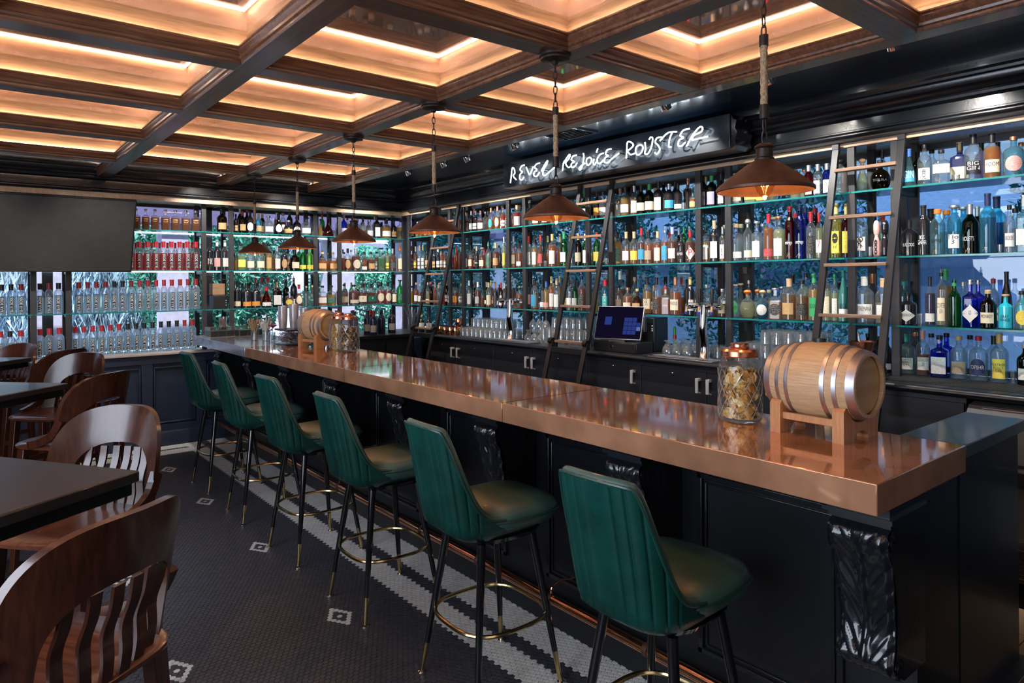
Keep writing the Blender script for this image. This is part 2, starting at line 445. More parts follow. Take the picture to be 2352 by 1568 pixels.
for t in tiles:
    if t in chosen: continue
    if t[1] < .75 or t[0] < -.3: continue
    add_tile(rest[t[2]], t[0], t[1], random.uniform(-0.0006, 0.0))
for c in sorted(chosen):
    o = bpy.data.objects.new('tile', TW if c[2] else TD); C.objects.link(o); o.parent = floor
    o.location = (c[0], c[1], random.uniform(-0.0005, 0.0))
for w, mb in rest.items():
    me = bpy.data.meshes.new('tile_field'); me.from_pydata(mb.v, [], mb.f); me.materials.append(M_tile_w if w else M_tile_d)
    o = bpy.data.objects.new('tile_field', me); C.objects.link(o); o.parent = floor
    o['kind'] = 'stuff'; o['label'] = 'cream hexagonal floor tiles of the border and diamonds' if w else 'charcoal hexagonal floor tiles'
# tan tiles in the service aisle
for i in range(3):
    for j in range(12):
        x0 = 3.2+i*0.3; y0 = 0.35+j*0.3
        MB().box(x0+.002, x0+.297, y0+.002, y0+.297, -0.003, 0.004).obj('tile', M_tan, floor)

# walls -------------------------------------------------------------
wl = struct('wall_left', MB().box(XL-.1, XL, YN, YF, 0, 2.9), M_plaster)
wf = struct('wall_front', MB().box(XL, XR+.1, YN-.1, YN, 0, 2.9), M_plaster)
# far wall: navy wainscot below the windows, header above
wb = struct('wall_back', MB().box(XL, XR+.1, 7.66, 8.14, 0, 0.925), M_navy)
px = -2.0
def wains(x0, x1, z0=0.23, z1=0.80, y=7.66):
    # raised rails and stiles round a sunk panel
    mb = MB()
    for a in ((x0-.0, x0+.012, z0, z1), (x1-.012, x1, z0, z1), (x0, x1, z0, z0+.012), (x0, x1, z1-.012, z1)):
        mb.box(a[0], a[1], y-.026, y-.001, a[2], a[3])
    mb.obj('panel_moulding', M_navy, wb, bevel=.003)
edges = [-2.36, -1.72, -1.08, -0.44, 0.20, 0.84, 1.47, 1.98, 2.36]
for a, b in zip(edges, edges[1:]):
    wains(a+.06, b-.06)
mb = MB()
for e in edges: mb.box(e-.05, e+.05, 7.632, 7.66, 0.20, 0.86)
mb.box(-2.4, 2.4, 7.630, 7.66, 0.835, 0.925); mb.box(-2.4, 2.4, 7.630, 7.66, 0.10, 0.215)
mb.obj('panel_frame', M_navy, wb, bevel=.003)
bb = struct('baseboard_back', MB().prism([(7.66, 0), (7.615, 0), (7.615, .125), (7.632, .15), (7.66, .15)], XL, 2.4, axis='X'), M_navy)
wr = struct('wall_right', MB().box(XR, XR+.12, YN, 8.14, 0, 1.02), M_navy)
struct('trim_1', MB().box(XL, 4.5, 7.59, 8.12, 0.925, 0.948), mat('sill_board', (0.42, 0.36, 0.33), 0.4, bump=.05, bscale=50), bevel=.004)   # pale window sill
# header walls
hb = struct('trim_2', MB().box(XL, XR+.1, 7.86, 8.16, 2.50, 2.9), M_black)
hr = struct('trim_3', MB().box(4.62, XR+.12, YN, 8.16, 2.50, 2.9), M_black)
# glossy stepped cornice profile (offset towards the room, height)
CP = [(0.0, 2.532), (0.028, 2.532), (0.034, 2.541), (0.028, 2.551), (0.012, 2.556), (0.012, 2.562), (0.020, 2.572), (0.020, 2.580),
      (0.004, 2.586), (0.004, 2.645), (0.012, 2.650), (0.026, 2.660), (0.030, 2.674), (0.026, 2.684), (0.040, 2.694), (0.060, 2.712),
      (0.070, 2.735), (0.072, 2.752), (0.088, 2.760), (0.092, 2.774), (0.108, 2.786), (0.112, 2.815), (0.112, 2.825)]
def cornice_sweep(name, prof):
    mb = MB(); L = len(prof)
    for (ox, z) in prof:           # path: right wall from near to the corner, then the far wall to the left
        for (x, y) in ((4.38-ox, YN), (4.38-ox, 7.6-ox), (XL, 7.6-ox)): mb.v.append((x, y, z))
    for j in range(L-1):
        for i in range(2):
            a = j*3+i; mb.face([a, a+1, a+4, a+3])
    return mb
c1 = cornice_sweep('trim_4', CP)
struct('trim_4', c1, M_black, smooth=25)
mb = MB()   # solid behind the cornice
mb.box(4.38, 4.64, YN, 7.9, 2.535, 2.83); mb.box(XL, 4.5, 7.6, 7.88, 2.535, 2.83)
struct('trim_5', mb, M_blackwood)
# pale oak strip under the cornice and the oak board above the shelves
mb = MB().box(4.375, 4.395, YN, 7.61, 2.482, 2.532); mb.box(XL, 4.39, 7.595, 7.615, 2.482, 2.532)
struct('trim_6', mb, M_strip, bevel=.002)
M_board = wood('oak_soffit_board', (0.16, 0.10, 0.06), (0.50, 0.33, 0.20), 0.25, 'Y', 5, coat=0.4)
mb = MB().box(4.395, 4.79, YN, 8.1, 2.498, 2.512); mb.box(XL, 4.4, 7.615, 8.1, 2.498, 2.512)
struct('trim_7', mb, M_board)

# ceiling -------------------------------------------------------------
ceil = struct('ceiling', MB().box(XL, XR+.12, YN, 8.16, 2.90, 2.98), M_plaster)
sf = MB().box(3.24, 4.30, YN, 7.55, 2.825, 2.86); sf.box(XL, 3.25, 7.60, 7.62, 2.70, 2.9)
sf.obj('soffit_panel', M_soffit, ceil)
XB = [-1.05, 0.02, 1.10, 2.195, 3.185]           # beams running away from the camera
YB = [-0.95, 0.13, 1.21, 2.285, 3.36, 4.445, 5.545, 6.645, 7.68]
BW = 0.055
for x in XB:
    MB().box(x-BW, x+BW, YN, 7.6, 2.68, 2.752).obj('beam', M_beam_y, ceil, bevel=.002)
    MB().box(x-.012, x+.012, YN, 7.6, 2.752, 2.90).obj('beam_core', M_beam_y, ceil)
for y in YB[:-1]:
    for x0, x1 in zip(XB, XB[1:]):
        MB().box(x0+BW, x1-BW, y-.058, y+.058, 2.6803, 2.752).obj('beam', M_beam_x, ceil, bevel=.002)
        MB().box(x0+.012, x1-.012, y-.012, y+.012, 2.752, 2.90).obj('beam_core', M_beam_x, ceil)
FR = [(0.0, 2.681), (0.004, 2.688), (0.004, 2.697), (0.013, 2.702), (0.016, 2.712), (0.011, 2.720), (0.016, 2.726), (0.022, 2.738),
      (0.018, 2.746), (0.024, 2.751), (0.024, 2.758), (-0.045, 2.758)]
WL = [(-0.0405, 2.758), (-0.040, 2.852)]
def ring(mb, x0, x1, y0, y1, prof, closed=False):
    n = len(mb.v)
    for o, z in prof: mb.v += [(x0+o, y0+o, z), (x1-o, y0+o, z), (x1-o, y1-o, z), (x0+o, y1-o, z)]
    L = len(prof)
    for j in range(L if closed else L-1):
        k = (j+1) % L
        for i in range(4): mb.face([n+j*4+i, n+j*4+(i+1)%4, n+k*4+(i+1)%4, n+k*4+i])
    return mb
for xi, (xa, xb_) in enumerate(zip(XB, XB[1:])):
    for yi, (ya, yb_) in enumerate(zip(YB, YB[1:])):
        x0, x1, y0, y1 = xa+BW, xb_-BW, ya+.058, yb_-.058
        fr = ring(MB(), x0, x1, y0, y1, FR).obj('coffer_moulding', M_mould, ceil, smooth=20)
        # fascia boards, one per side
        o = 0.0405; z0, z1 = 2.758, 2.86
        MB().box(x0-o, x1+o, y1+o-.006, y1+o, z0, z1).obj('fascia_board', M_walnut_x, fr)
        MB().box(x0-o, x1+o, y0-o, y0-o+.006, z0, z1).obj('fascia_board', M_walnut_x, fr)
        MB().box(x0-o, x0-o+.006, y0-o+.006, y1+o-.006, z0, z1).obj('fascia_board', M_walnut_y, fr)
        MB().box(x1+o-.006, x1+o, y0-o+.006, y1+o-.006, z0, z1).obj('fascia_board', M_walnut_y, fr)
        MB().box(x0-o, x1+o, y0-o, y1+o, 2.853, 2.862).obj('ceiling_panel', M_panel, fr)
        ring(MB(), x0, x1, y0, y1, [(-.020, 2.760), (-.012, 2.760), (-.012, 2.765), (-.020, 2.765)], True).obj('led_strip', M_led, fr, smooth=0)

# windows -------------------------------------------------------------
def window(name, axis, a0, a1, pos, m_pane, z0=0.95, z1=2.50, mull=()):
    f = MB(); w = 0.022
    bars = [(a0, a0+w*2, z0, z1), (a1-w*2, a1, z0, z1), (a0, a1, z0, z0+w*1.6), (a0, a1, z1-w*1.6, z1)] + [(m-w/2, m+w/2, z0, z1) for m in mull]
    for b0, b1, c0, c1 in bars:
        if axis == 'X': f.box(b0, b1, pos, pos+.05, c0, c1)
        else: f.box(pos, pos+.05, b0, b1, c0, c1)
    o = struct(name, f, M_steel)
    p = MB()
    if axis == 'X': p.box(a0+w, a1-w, pos+.022, pos+.026, z0+w, z1-w)
    else: p.box(pos+.022, pos+.026, a0+w, a1-w, z0+w, z1-w)
    p.obj('pane', m_pane, o)
    return o
for i, (a, b) in enumerate([(-2.4, -0.62), (-0.62, 0.68), (0.68, 2.17), (2.17, 3.42), (3.42, 4.76)]):
    window('window_%d' % (i+1), 'X', a, b, 8.06, M_pane)
for i, (a, b) in enumerate([(-2.2, -0.4), (-0.4, 0.72), (0.72, 1.87), (1.87, 3.02), (3.02, 4.19), (4.19, 5.34), (5.34, 6.42), (6.42, 8.06)]):
    window('window_%d' % (i+6), 'Y', a, b, 4.79, M_pane_r, z0=1.06)

# ================================================================== OUTSIDE
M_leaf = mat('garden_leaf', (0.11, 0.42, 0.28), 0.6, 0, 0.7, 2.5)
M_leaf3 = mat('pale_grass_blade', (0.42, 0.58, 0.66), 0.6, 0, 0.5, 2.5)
M_leaf2 = mat('shaded_leaf', (0.025, 0.20, 0.19), 0.5, 0, 0.5, 3)  # darker copy of the leaf green, with the shade put into its colour
M_render = mat('pale_lavender_render', (0.66, 0.62, 0.74), 0.8)
M_lav = mat('violet_timber', (0.22, 0.18, 0.33), 0.7)
M_pave = mat('pale_paving', (0.6, 0.6, 0.6), 0.8)
tag(MB().box(-12, 20, 8.2, 26, -0.1, -0.02).obj('terrace_ground', M_pave), kind='structure')
tag(MB().box(5.0, 20, -12, 8.2, -0.1, -0.02).obj('terrace_ground', M_pave), kind='structure')
def foliage(n, bx, m, leaf=0.10, blade=False):
    mb = MB()
    x0, x1, y0, y1, z0, z1 = bx
    for _ in range(n):
        while True:
            u, v, w = (random.uniform(-1, 1) for _ in range(3))
            if 0.25 < u*u+v*v+w*w < 1: break
        p = Vector(((x0+x1)/2+u*(x1-x0)/2, (y0+y1)/2+v*(y1-y0)/2, (z0+z1)/2+w*(z1-z0)/2))
        a = Vector([random.gauss(0, 1) for _ in range(3)]).normalized(); b = a.cross(Vector((random.gauss(0,1), random.gauss(0,1), 1))).normalized()
        l = leaf*random.uniform(.6, 1.4); k = len(mb.v); wd = .4
        if blade: a = Vector((random.gauss(0, .35), random.gauss(0, .35), 1)).normalized(); b = a.cross(Vector((random.gauss(0, 1), random.gauss(0, 1), 0))).normalized(); l *= 2.2; wd = .07
        mb.v += [tuple(p-a*l), tuple(p+b*l*wd+a*l*.1), tuple(p+a*l), tuple(p-b*l*wd+a*l*.1)]; mb.f.append((k, k+1, k+2, k+3)); mb.m.append(0)
    return mb
def shrub(x, y, w, d, h, label, m, n=2500, leaf=.1, z0=0.0, name='garden_shrub'):
    n = int(n*(4 if m is M_leaf3 else 4.6)); leaf *= (.52 if m is M_leaf3 else .40)
    t = thing(name, label, 'shrub' if h < 3 else 'tree', (x, y, 0), 0)
    o = foliage(n, (-w/2, w/2, -d/2, d/2, z0+.1, h), m, leaf, m is M_leaf3).obj('foliage', m, t, smooth=0, fix=False); o['kind'] = 'stuff'
    MB().tube([(0, 0, -.02), (.05, 0, h*.35), (0, .05, h*.7)], [.07, .05, .02]).obj('trunk', M_lav, t)
shrub(3.0, 10.8, 2.4, 1.3, 3.9, 'leafy green tree outside the window behind the two farthest pendants', M_leaf, 5200, .12, .3, 'garden_tree')
shrub(5.6, 11.0, 2.4, 1.2, 2.3, 'low green shrub outside the corner window', M_leaf, 2600, .12)
shrub(5.9, 13.8, 2.6, 1.5, 4.6, 'tall pale green tree seen through the top of the corner window', M_leaf, 2600, .16, 2.4, 'garden_tree')
shrub(1.15, 12.2, 2.8, 1.2, 2.7, 'pale grassy shrub outside behind the clear bottles', M_leaf3, 3500, .16)
shrub(-1.8, 12.5, 2.2, 1.2, 2.6, 'pale green shrub outside the window below the television', M_leaf3, 2200, .14)
shrub(0.2, 16.0, 5.5, 1.6, 5.0, 'broad green tree beyond the terrace columns', M_leaf, 4500, .2, 2.0, 'garden_tree')
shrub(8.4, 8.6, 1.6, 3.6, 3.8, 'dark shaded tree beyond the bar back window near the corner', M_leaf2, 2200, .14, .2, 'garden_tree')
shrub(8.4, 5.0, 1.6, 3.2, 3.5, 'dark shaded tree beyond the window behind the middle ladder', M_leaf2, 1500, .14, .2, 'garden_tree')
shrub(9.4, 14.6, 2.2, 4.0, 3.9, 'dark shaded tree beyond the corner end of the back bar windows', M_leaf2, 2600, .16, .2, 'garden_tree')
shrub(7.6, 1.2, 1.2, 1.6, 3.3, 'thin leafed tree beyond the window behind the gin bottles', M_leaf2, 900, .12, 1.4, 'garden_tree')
for i, (x, w) in enumerate([(0.12, .34), (0.80, .34), (2.08, .30), (4.28, .36), (5.45, .3)]):
    t = thing('terrace_column', ['pale square terrace column outside, far left behind the clear bottles', 'pale square terrace column outside behind the left clear bottles',
              'pale square terrace column outside beside the napkin shelf', 'pale square terrace column outside behind the third pendant from the wall',
              'pale square terrace column outside past the room corner'][i], 'column', (x, 9.3, -.02))
    MB().box(-w/2, w/2, -w/2, w/2, 0, 2.40).obj('shaft', M_render, t); MB().box(-w/2-.04, w/2+.04, -w/2-.04, w/2+.04, 0, .2).obj('base', M_render, t)
tag(MB().box(-3, 7, 9.05, 9.45, 2.38, 2.62).obj('terrace_beam', M_lav), 'violet timber beam across the terrace columns outside', 'beam')
b = thing('neighbouring_house', 'pale rendered house wall beyond the garden', 'building', (2, 20, 0))
MB().box(-14, 14, 0, 3, -.02, 2.9).obj('wall', M_render, b); MB().prism([(-.4, 3.2), (3.4, 3.2), (1.5, 4.4)], -14.4, 14.4, axis='X').obj('roof', M_lav, b)
M_bluewall = mat('blue_grey_cladding', (0.30, 0.40, 0.60), 0.7)
b = thing('side_house', 'dusky blue house beyond the windows behind the back bar', 'building', (11, 3, 0))
MB().box(0, 3, -9, 9, -.02, 2.3).obj('wall', M_bluewall, b); MB().prism([(-.3, 2.3), (3.3, 2.3), (1.5, 3.3)], -9.3, 9.3, axis='Y').obj('roof', M_bluewall, b)
for k in range(5):
    MB().box(-.04, .02, -6+k*3, -5+k*3, .8, 1.8).obj('window', M_pane, b)

# ================================================================== BAR COUNTER
bar = thing('bar_counter', 'long black panelled bar counter with carved corbels under a copper top', 'bar counter', (2.25, .84, 0))
def L(x, y, z): return (x-2.25, y-.84, z)
mb = MB().box(0, .32, 0, 6.77, 0, 1.012); mb.obj('carcass', M_blackwood, bar)
mb = MB()
mb.box(-.05, 0, -.035, 6.76, 0, .10); mb.prism([(-.05, .10), (0, .10), (0, .125), (-.035, .115)], -.035, 6.76, axis='Y')
mb.obj('plinth', M_blackwood, bar, bevel=.003)
mb = MB()
for (x, z, w, h) in ((-.018, .975, .018, .037), (-.032, .992, .032, .02), (-.012, .955, .012, .012)): mb.box(x, 0, -.0, 6.76, z, z+h)
mb.obj('cornice_moulding', M_blackwood, bar, bevel=.003)
CY = [.895+.885*k for k in range(8)]
for a, b in zip(CY, CY[1:]):
    y0, y1 = a+.16-.84, b-.16-.84
    fr = MB()
    for o, t in ((0, .022), (.03, .010)):
        fr.box(-.014+o*.2, 0, y0+o, y0+o+t, .20+o, .90-o); fr.box(-.014+o*.2, 0, y1-o-t, y1-o, .20+o, .90-o)
        fr.box(-.014+o*.2, 0, y0+o, y1-o, .20+o, .20+o+t); fr.box(-.014+o*.2, 0, y0+o, y1-o, .90-o-t, .90-o)
    fr.obj('panel_moulding', M_black, bar, bevel=.003)
# end panel facing the camera's right
e = MB().box(-.02, .32, -.012, .0, .0, 1.0); e.obj('end_panel', M_blackwood, bar, bevel=.002)
MB().box(-.05, .32, -.040, -.012, 0, .15).obj('end_plinth', M_blackwood, bar, bevel=.004)
def prof(v):
    pts = [(0, -.240), (.05, -.262), (.10, -.268), (.17, -.258), (.27, -.238), (.40, -.222), (.55, -.210), (.70, -.204), (.80, -.212), (.88, -.226), (.94, -.218), (1.0, -.170)]
    for (a, xa), (b, xb) in zip(pts, pts[1:]):
        if v <= b: t = (v-a)/(b-a); t = t*t*(3-2*t)*.4+t*.6; return xa+(xb-xa)*t
    return pts[-1][1]
def relief(u, v):
    a = abs(u)
    d = .013*math.exp(-(a/.10)**2)*(1-.3*v)
    ph = v*7.5 + a*3.0 - a*a*.8
    d += .0075*(abs(math.sin(ph*PI))**.55)*min(1, a*4)
    d += .006*math.sin(v*16+1.0)*(1-a*.6)
    d -= .010*math.exp(-((a-.93)/.09)**2)
    d += .0012*math.sin(ph*5*PI)*min(1, a*4)
    return d
cb = MB()
W2, ZT, ZB = .082, .955, .50
cb.grid(lambda u, v: (prof(v) - relief(u*2-1, v)*(1 if v > .03 else 0), (u*2-1)*W2*(1+.05*math.sin(v*7)), ZT-(ZT-ZB)*v), 36, 64)
poly = [(0, ZT)]+[(prof(i/24)+.016, ZT-(ZT-ZB)*i/24) for i in range(25)]+[(0, ZB)]
n0 = len(cb.v); cb.prism(poly, -W2*.985, W2*.985, axis='Y')
corb_body = cb.mesh('corbel', M_black, smooth=40, fix=False)
cp = MB()
for z0, z1, x in ((.955, .972, -.255), (.972, .985, -.272), (.985, 1.012, -.262)): cp.box(x, 0, -.088-(.01 if x < -.27 else 0), .088+(.01 if x < -.27 else 0), z0, z1)
cap_me = cp.mesh('corbel_cap', M_blackwood)
scrolls = []
for s in (-1, 1):
    for (zc, xc, r) in ((.905, -.225, .036), (.545, -.190, .030)):
        vl = MB(); k = 0
        vl.lathe([(0, -.004), (r*.35, -.004), (r*.35, .003), (r*.6, .003), (r*.6, -.002), (r, 0), (r, -.012)], (xc, s*W2*1.0, zc), 18, 'Y')
        if s < 0:
            for i in range(k, len(vl.v)): x, y, z = vl.v[i]; vl.v[i] = (x, -W2-(y+W2), z)
        scrolls.append(vl.mesh('corbel_scroll', M_black))
for y in CY:
    o = bpy.data.objects.new('corbel', corb_body); C.objects.link(o); o.parent = bar; o.location = (0, y-.84, 0)
    for me in [cap_me]+scrolls:
        c = bpy.data.objects.new(me.name, me); C.objects.link(c); c.parent = o
# copper top in sheets, zinc end by the window
top = thing('copper_bar_top', 'long polished copper bar top with a thick square edge', 'bar top', (1.905, .805, 1.0125))
for i, (y0, y1) in enumerate([(0, 1.62), (1.6203, 3.25), (3.2503, 5.19)]):
    MB().box(0, .665, y0, y1, 0, .0875).obj('copper_sheet', M_copper, top, bevel=.003)
for y in (1.6201, 3.2501): MB().box(-.0006, .6655, y-.0006, y+.0006, .001, .0885).obj('seam', M_rust, top)
tag(MB().box(1.905, 2.57, 5.999, 7.68, 1.0125, 1.0995).obj('zinc_bar_top', M_zinc, bevel=.003), 'blue-grey zinc end of the bar top running to the window', 'bar top')
# low end wall with dark green-grey top
ew = thing('bar_end_cabinet', 'black cabinet at the near end of the bar with a dull blue-green top', 'cabinet', (2.575, .805, 0))
MB().box(0, .62, 0.02, .20, 0, 1.055).obj('carcass', M_blackwood, ew)
MB().box(0, .665, -.030, .20, 0, .17).obj('plinth', M_blackwood, ew, bevel=.004)
MB().box(.0, .64, 0, .205, 1.056, 1.10).obj('top', mat('bluegreen_laminate', (0.045, 0.075, 0.082), 0.3, coat=.2), ew, bevel=.003)
# foot rail
fr = thing('copper_foot_rail', 'polished copper foot rail running along the foot of the bar', 'foot rail', (2.10, .95, 0))
MB().tube([(0, 0, .195), (0, 6.6, .195)], .0215, 14).obj('rail', M_pipe, fr)
for k in range(12):
    y = .25+k*.56
    MB().lathe([(.0235, -.012), (.0265, -.008), (.0265, .008), (.0235, .012)], (0, y, .195), 14, 'Y').obj('collar', M_rust, fr)
    if k % 2 == 0:
        MB().tube(catmull([(0, y, .215), (.01, y, .25), (.06, y, .262), (.115, y, .252), (.148, y, .252)], 4), .005, 8).obj('bracket', M_pipe, fr)

# ================================================================== BAR STOOLS
ARC = [0.0]
def _arc():
    e = 2/3.7; pr = (-.30, 0.0)
    for i in range(1, 241):
        t = R(i*.5); c = math.cos(t); s = math.sin(t)
        q = (-.30*abs(c)**e if c > 0 else .21*abs(c)**e, .20*abs(s)**e)
        ARC.append(ARC[-1]+math.hypot(q[0]-pr[0], q[1]-pr[1])); pr = q
_arc()
def arc_at(th):
    k = min(239.99, abs(math.degrees(th))*2); i = int(k); return math.copysign(ARC[i]+(ARC[i+1]-ARC[i])*(k-i), th)
def shell_pt(th, z, off=0.0, chan=True):
    h = max(0., min(1., (z-.635)/.45)); k = 1.0
    if z < .685: k = .80+.20*math.sin((z-.635)/.05*PI/2)
    W = (.184+.020*math.sin(min(1, h*1.6)*PI/2))*k + off; D = (.245+.092*h)*k + off; F = .21*k + off
    c, s = math.cos(th), math.sin(th); e = 2/3.7
    rx = abs(c)**e; ry = abs(s)**e
    x = -D*rx if c > 0 else F*rx
    y = W*ry*(1 if s > 0 else -1)
    if chan:
        a = abs(th); fade = max(0, min(1, (1.20-a)/.10))*min(1, h*6)
        N = 10; ph = (math.atan2(math.sin(th)*1.0, 1.0*math.cos(th))/1.12*N/2)
        # channels stitched at equal distances along the back
        s_ = arc_at(th); ch = .0435; u_ = (s_/ch+.5) % 1-.5      # 0 mid-channel, +-.5 at a seam
        g_ = (.5-abs(u_))*ch
        d = (.0024*(1-4*u_*u_)-.0045*math.exp(-(g_/.0034)**2))*fade
        x -= d*c; y += d*s
    return x, y
def ztop(th):
    a = abs(th)/R(118)
    if a < .22: return 1.090-.006*(a/.22)**3
    t = min(1, (a-.22)/.50); t = 1-(1-t)**2.1; t = t*t*(2.1-1.1*t)
    return 1.084 + (.722-1.084)*t - .03*max(0, (a-.70)/.30)
mb = MB(); NU, NV = 260, 10
def sf_fn(u, v):
    th = (u*2-1)*R(118); zt = ztop(th)
    if v <= .5: z = .635+(zt-.635)*(v*2); x, y = shell_pt(th, z); return (x, y, z)
    z = zt-(zt-.68)*((v-.5)*2); z = z + (.006 if v < .52 else 0); x, y = shell_pt(th, z, -.030, False); return (x, y, z)
mb.grid(sf_fn, NU, NV*2)
for side in (0, NU):
    for j in range(NV):
        a = j*(NU+1)+side; b = (j+1)*(NU+1)+side; c = (2*NV-j-1)*(NU+1)+side; d = (2*NV-j)*(NU+1)+side
        q = [a, b, c, d]; mb.face(q if side else q[::-1])
stool_shell = mb
stool = thing('bar_stool', '', 'bar stool', (1.715, 5.87, 0), 0)
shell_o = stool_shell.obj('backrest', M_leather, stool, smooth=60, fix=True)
rim = [(*shell_pt(th, ztop(th), .002, False), ztop(th)+.002) for th in [R(-118+236*i/70) for i in range(71)]]
MB().tube(rim, .0050, 6).obj('piping', M_piping, shell_o)
rol = [(*shell_pt(th, ztop(th), -.016, False), ztop(th)+.001) for th in [R(-116+232*i/70) for i in range(71)]]
MB().tube(rol, .0150, 10).obj('crest_roll', M_seat, shell_o, smooth=80)  # paler leather colour stands in for the highlight along the rim
mb = MB()
mb.lathe([(0.0, .655), (.160, .655), (.190, .672), (.203, .70), (.204, .722), (.190, .746), (.14, .762), (.06, .769), (0, .770)], (.055, 0, 0), 40, square=.35)
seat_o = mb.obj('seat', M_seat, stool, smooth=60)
k = [( .055+.206*(abs(math.cos(t))**4.1+abs(math.sin(t))**4.1)**(-1/4.1)*math.cos(t), .206*(abs(math.cos(t))**4.1+abs(math.sin(t))**4.1)**(-1/4.1)*math.sin(t), .712) for t in [2*PI*i/48 for i in range(48)]]
MB().tube(k, .005, 6, closed=True).obj('piping', M_piping, seat_o)
MB().lathe([(.0, .615), (.15, .615), (.165, .636), (.0, .64)], (.02, 0, 0), 24, square=.3).obj('seat_base', M_leg, stool)
for sx in (-1, 1):
    for sy in (-1, 1):
        a = Vector((.0+sx*.125, sy*.125, .62)); b = Vector((sx*.208, sy*.208, .0)); c = a.lerp(b, .79); d = a.lerp(b, .985)
        lg = MB().tube([a, a.lerp(b, .4), c], [.017, .0155, .0118], 12).obj('leg', M_leg, stool)
        MB().tube([c, d], [.0120, .0088], 12).obj('ferrule', M_brass, lg)
        MB().lathe([(.009, .008), (.016, .006), (.017, 0), (0, 0)], (b.x, b.y, 0), 12).obj('glide', M_chrome, lg)
zr = .285; cc = .17
rp = []
for i in range(64):
    t = 2*PI*i/64; e = 3.0; kk = (abs(math.cos(t))**e+abs(math.sin(t))**e)**(-1/e)
    bow = 1+.0*math.cos(4*t); rp.append((.205*kk*math.cos(t)*bow, .205*kk*math.sin(t)*bow, zr))
MB().tube(rp, .0085, 8, closed=True).obj('footrest_ring', M_brass, stool)
SY = [5.87, 4.965, 4.07, 3.19, 2.275, 1.375]
SR = [2, -3, 3, -1, -2, 3]
names = ['green leather bar stool farthest from the camera, next to the window wall', 'green leather bar stool second from the window wall',
         'green leather bar stool third from the window wall', 'green leather bar stool third from the near end of the bar',
         'green leather bar stool second from the near end of the bar', 'nearest green leather bar stool, cut off by the bottom of the photo']
stool.rotation_euler.z = R(SR[0]); stool['label'] = names[0]; stool['group'] = 'green leather stools along the bar'
for y, r, nm in list(zip(SY, SR, names))[1:]:
    dup(stool, (1.715, y, 0), R(r), nm)

# ================================================================== TABLES AND WOODEN CHAIRS
def table(loc, ang, label):
    t = thing('high_table', label, 'table', loc, ang, 'black high tables on the left')
    tp = MB().box(-.36, .36, -.36, .36, 1.025, 1.06).obj('tabletop', M_table, t, bevel=.005)
    MB().box(-.345, .345, -.345, .345, .985, 1.025).obj('apron', M_leg, t, bevel=.003)
    MB().box(-.06, .06, -.06, .06, .03, .985).obj('pedestal', M_leg, t, bevel=.004)
    MB().box(-.26, .26, -.26, .26, 0, .03).obj('base', M_leg, t, bevel=.006)
    return t
def tpos(corner, near_deg):      # right-hand corner, direction of the near edge leaving it
    a = R(near_deg); u = Vector((math.cos(a), math.sin(a))); v = Vector((u.y, -u.x))
    c = Vector(corner)+u*.36+v*.36
    return (c.x, c.y, 0), a
for c, d, lb in (((.443, 2.42), 213, 'nearest black square high table at the left edge'), ((.505, 4.83), 222, 'middle black square high table, second from the camera'),
                 ((.46, 6.75), 228, 'farthest black square high table by the window sill')):
    table(*tpos(c, d), lb)
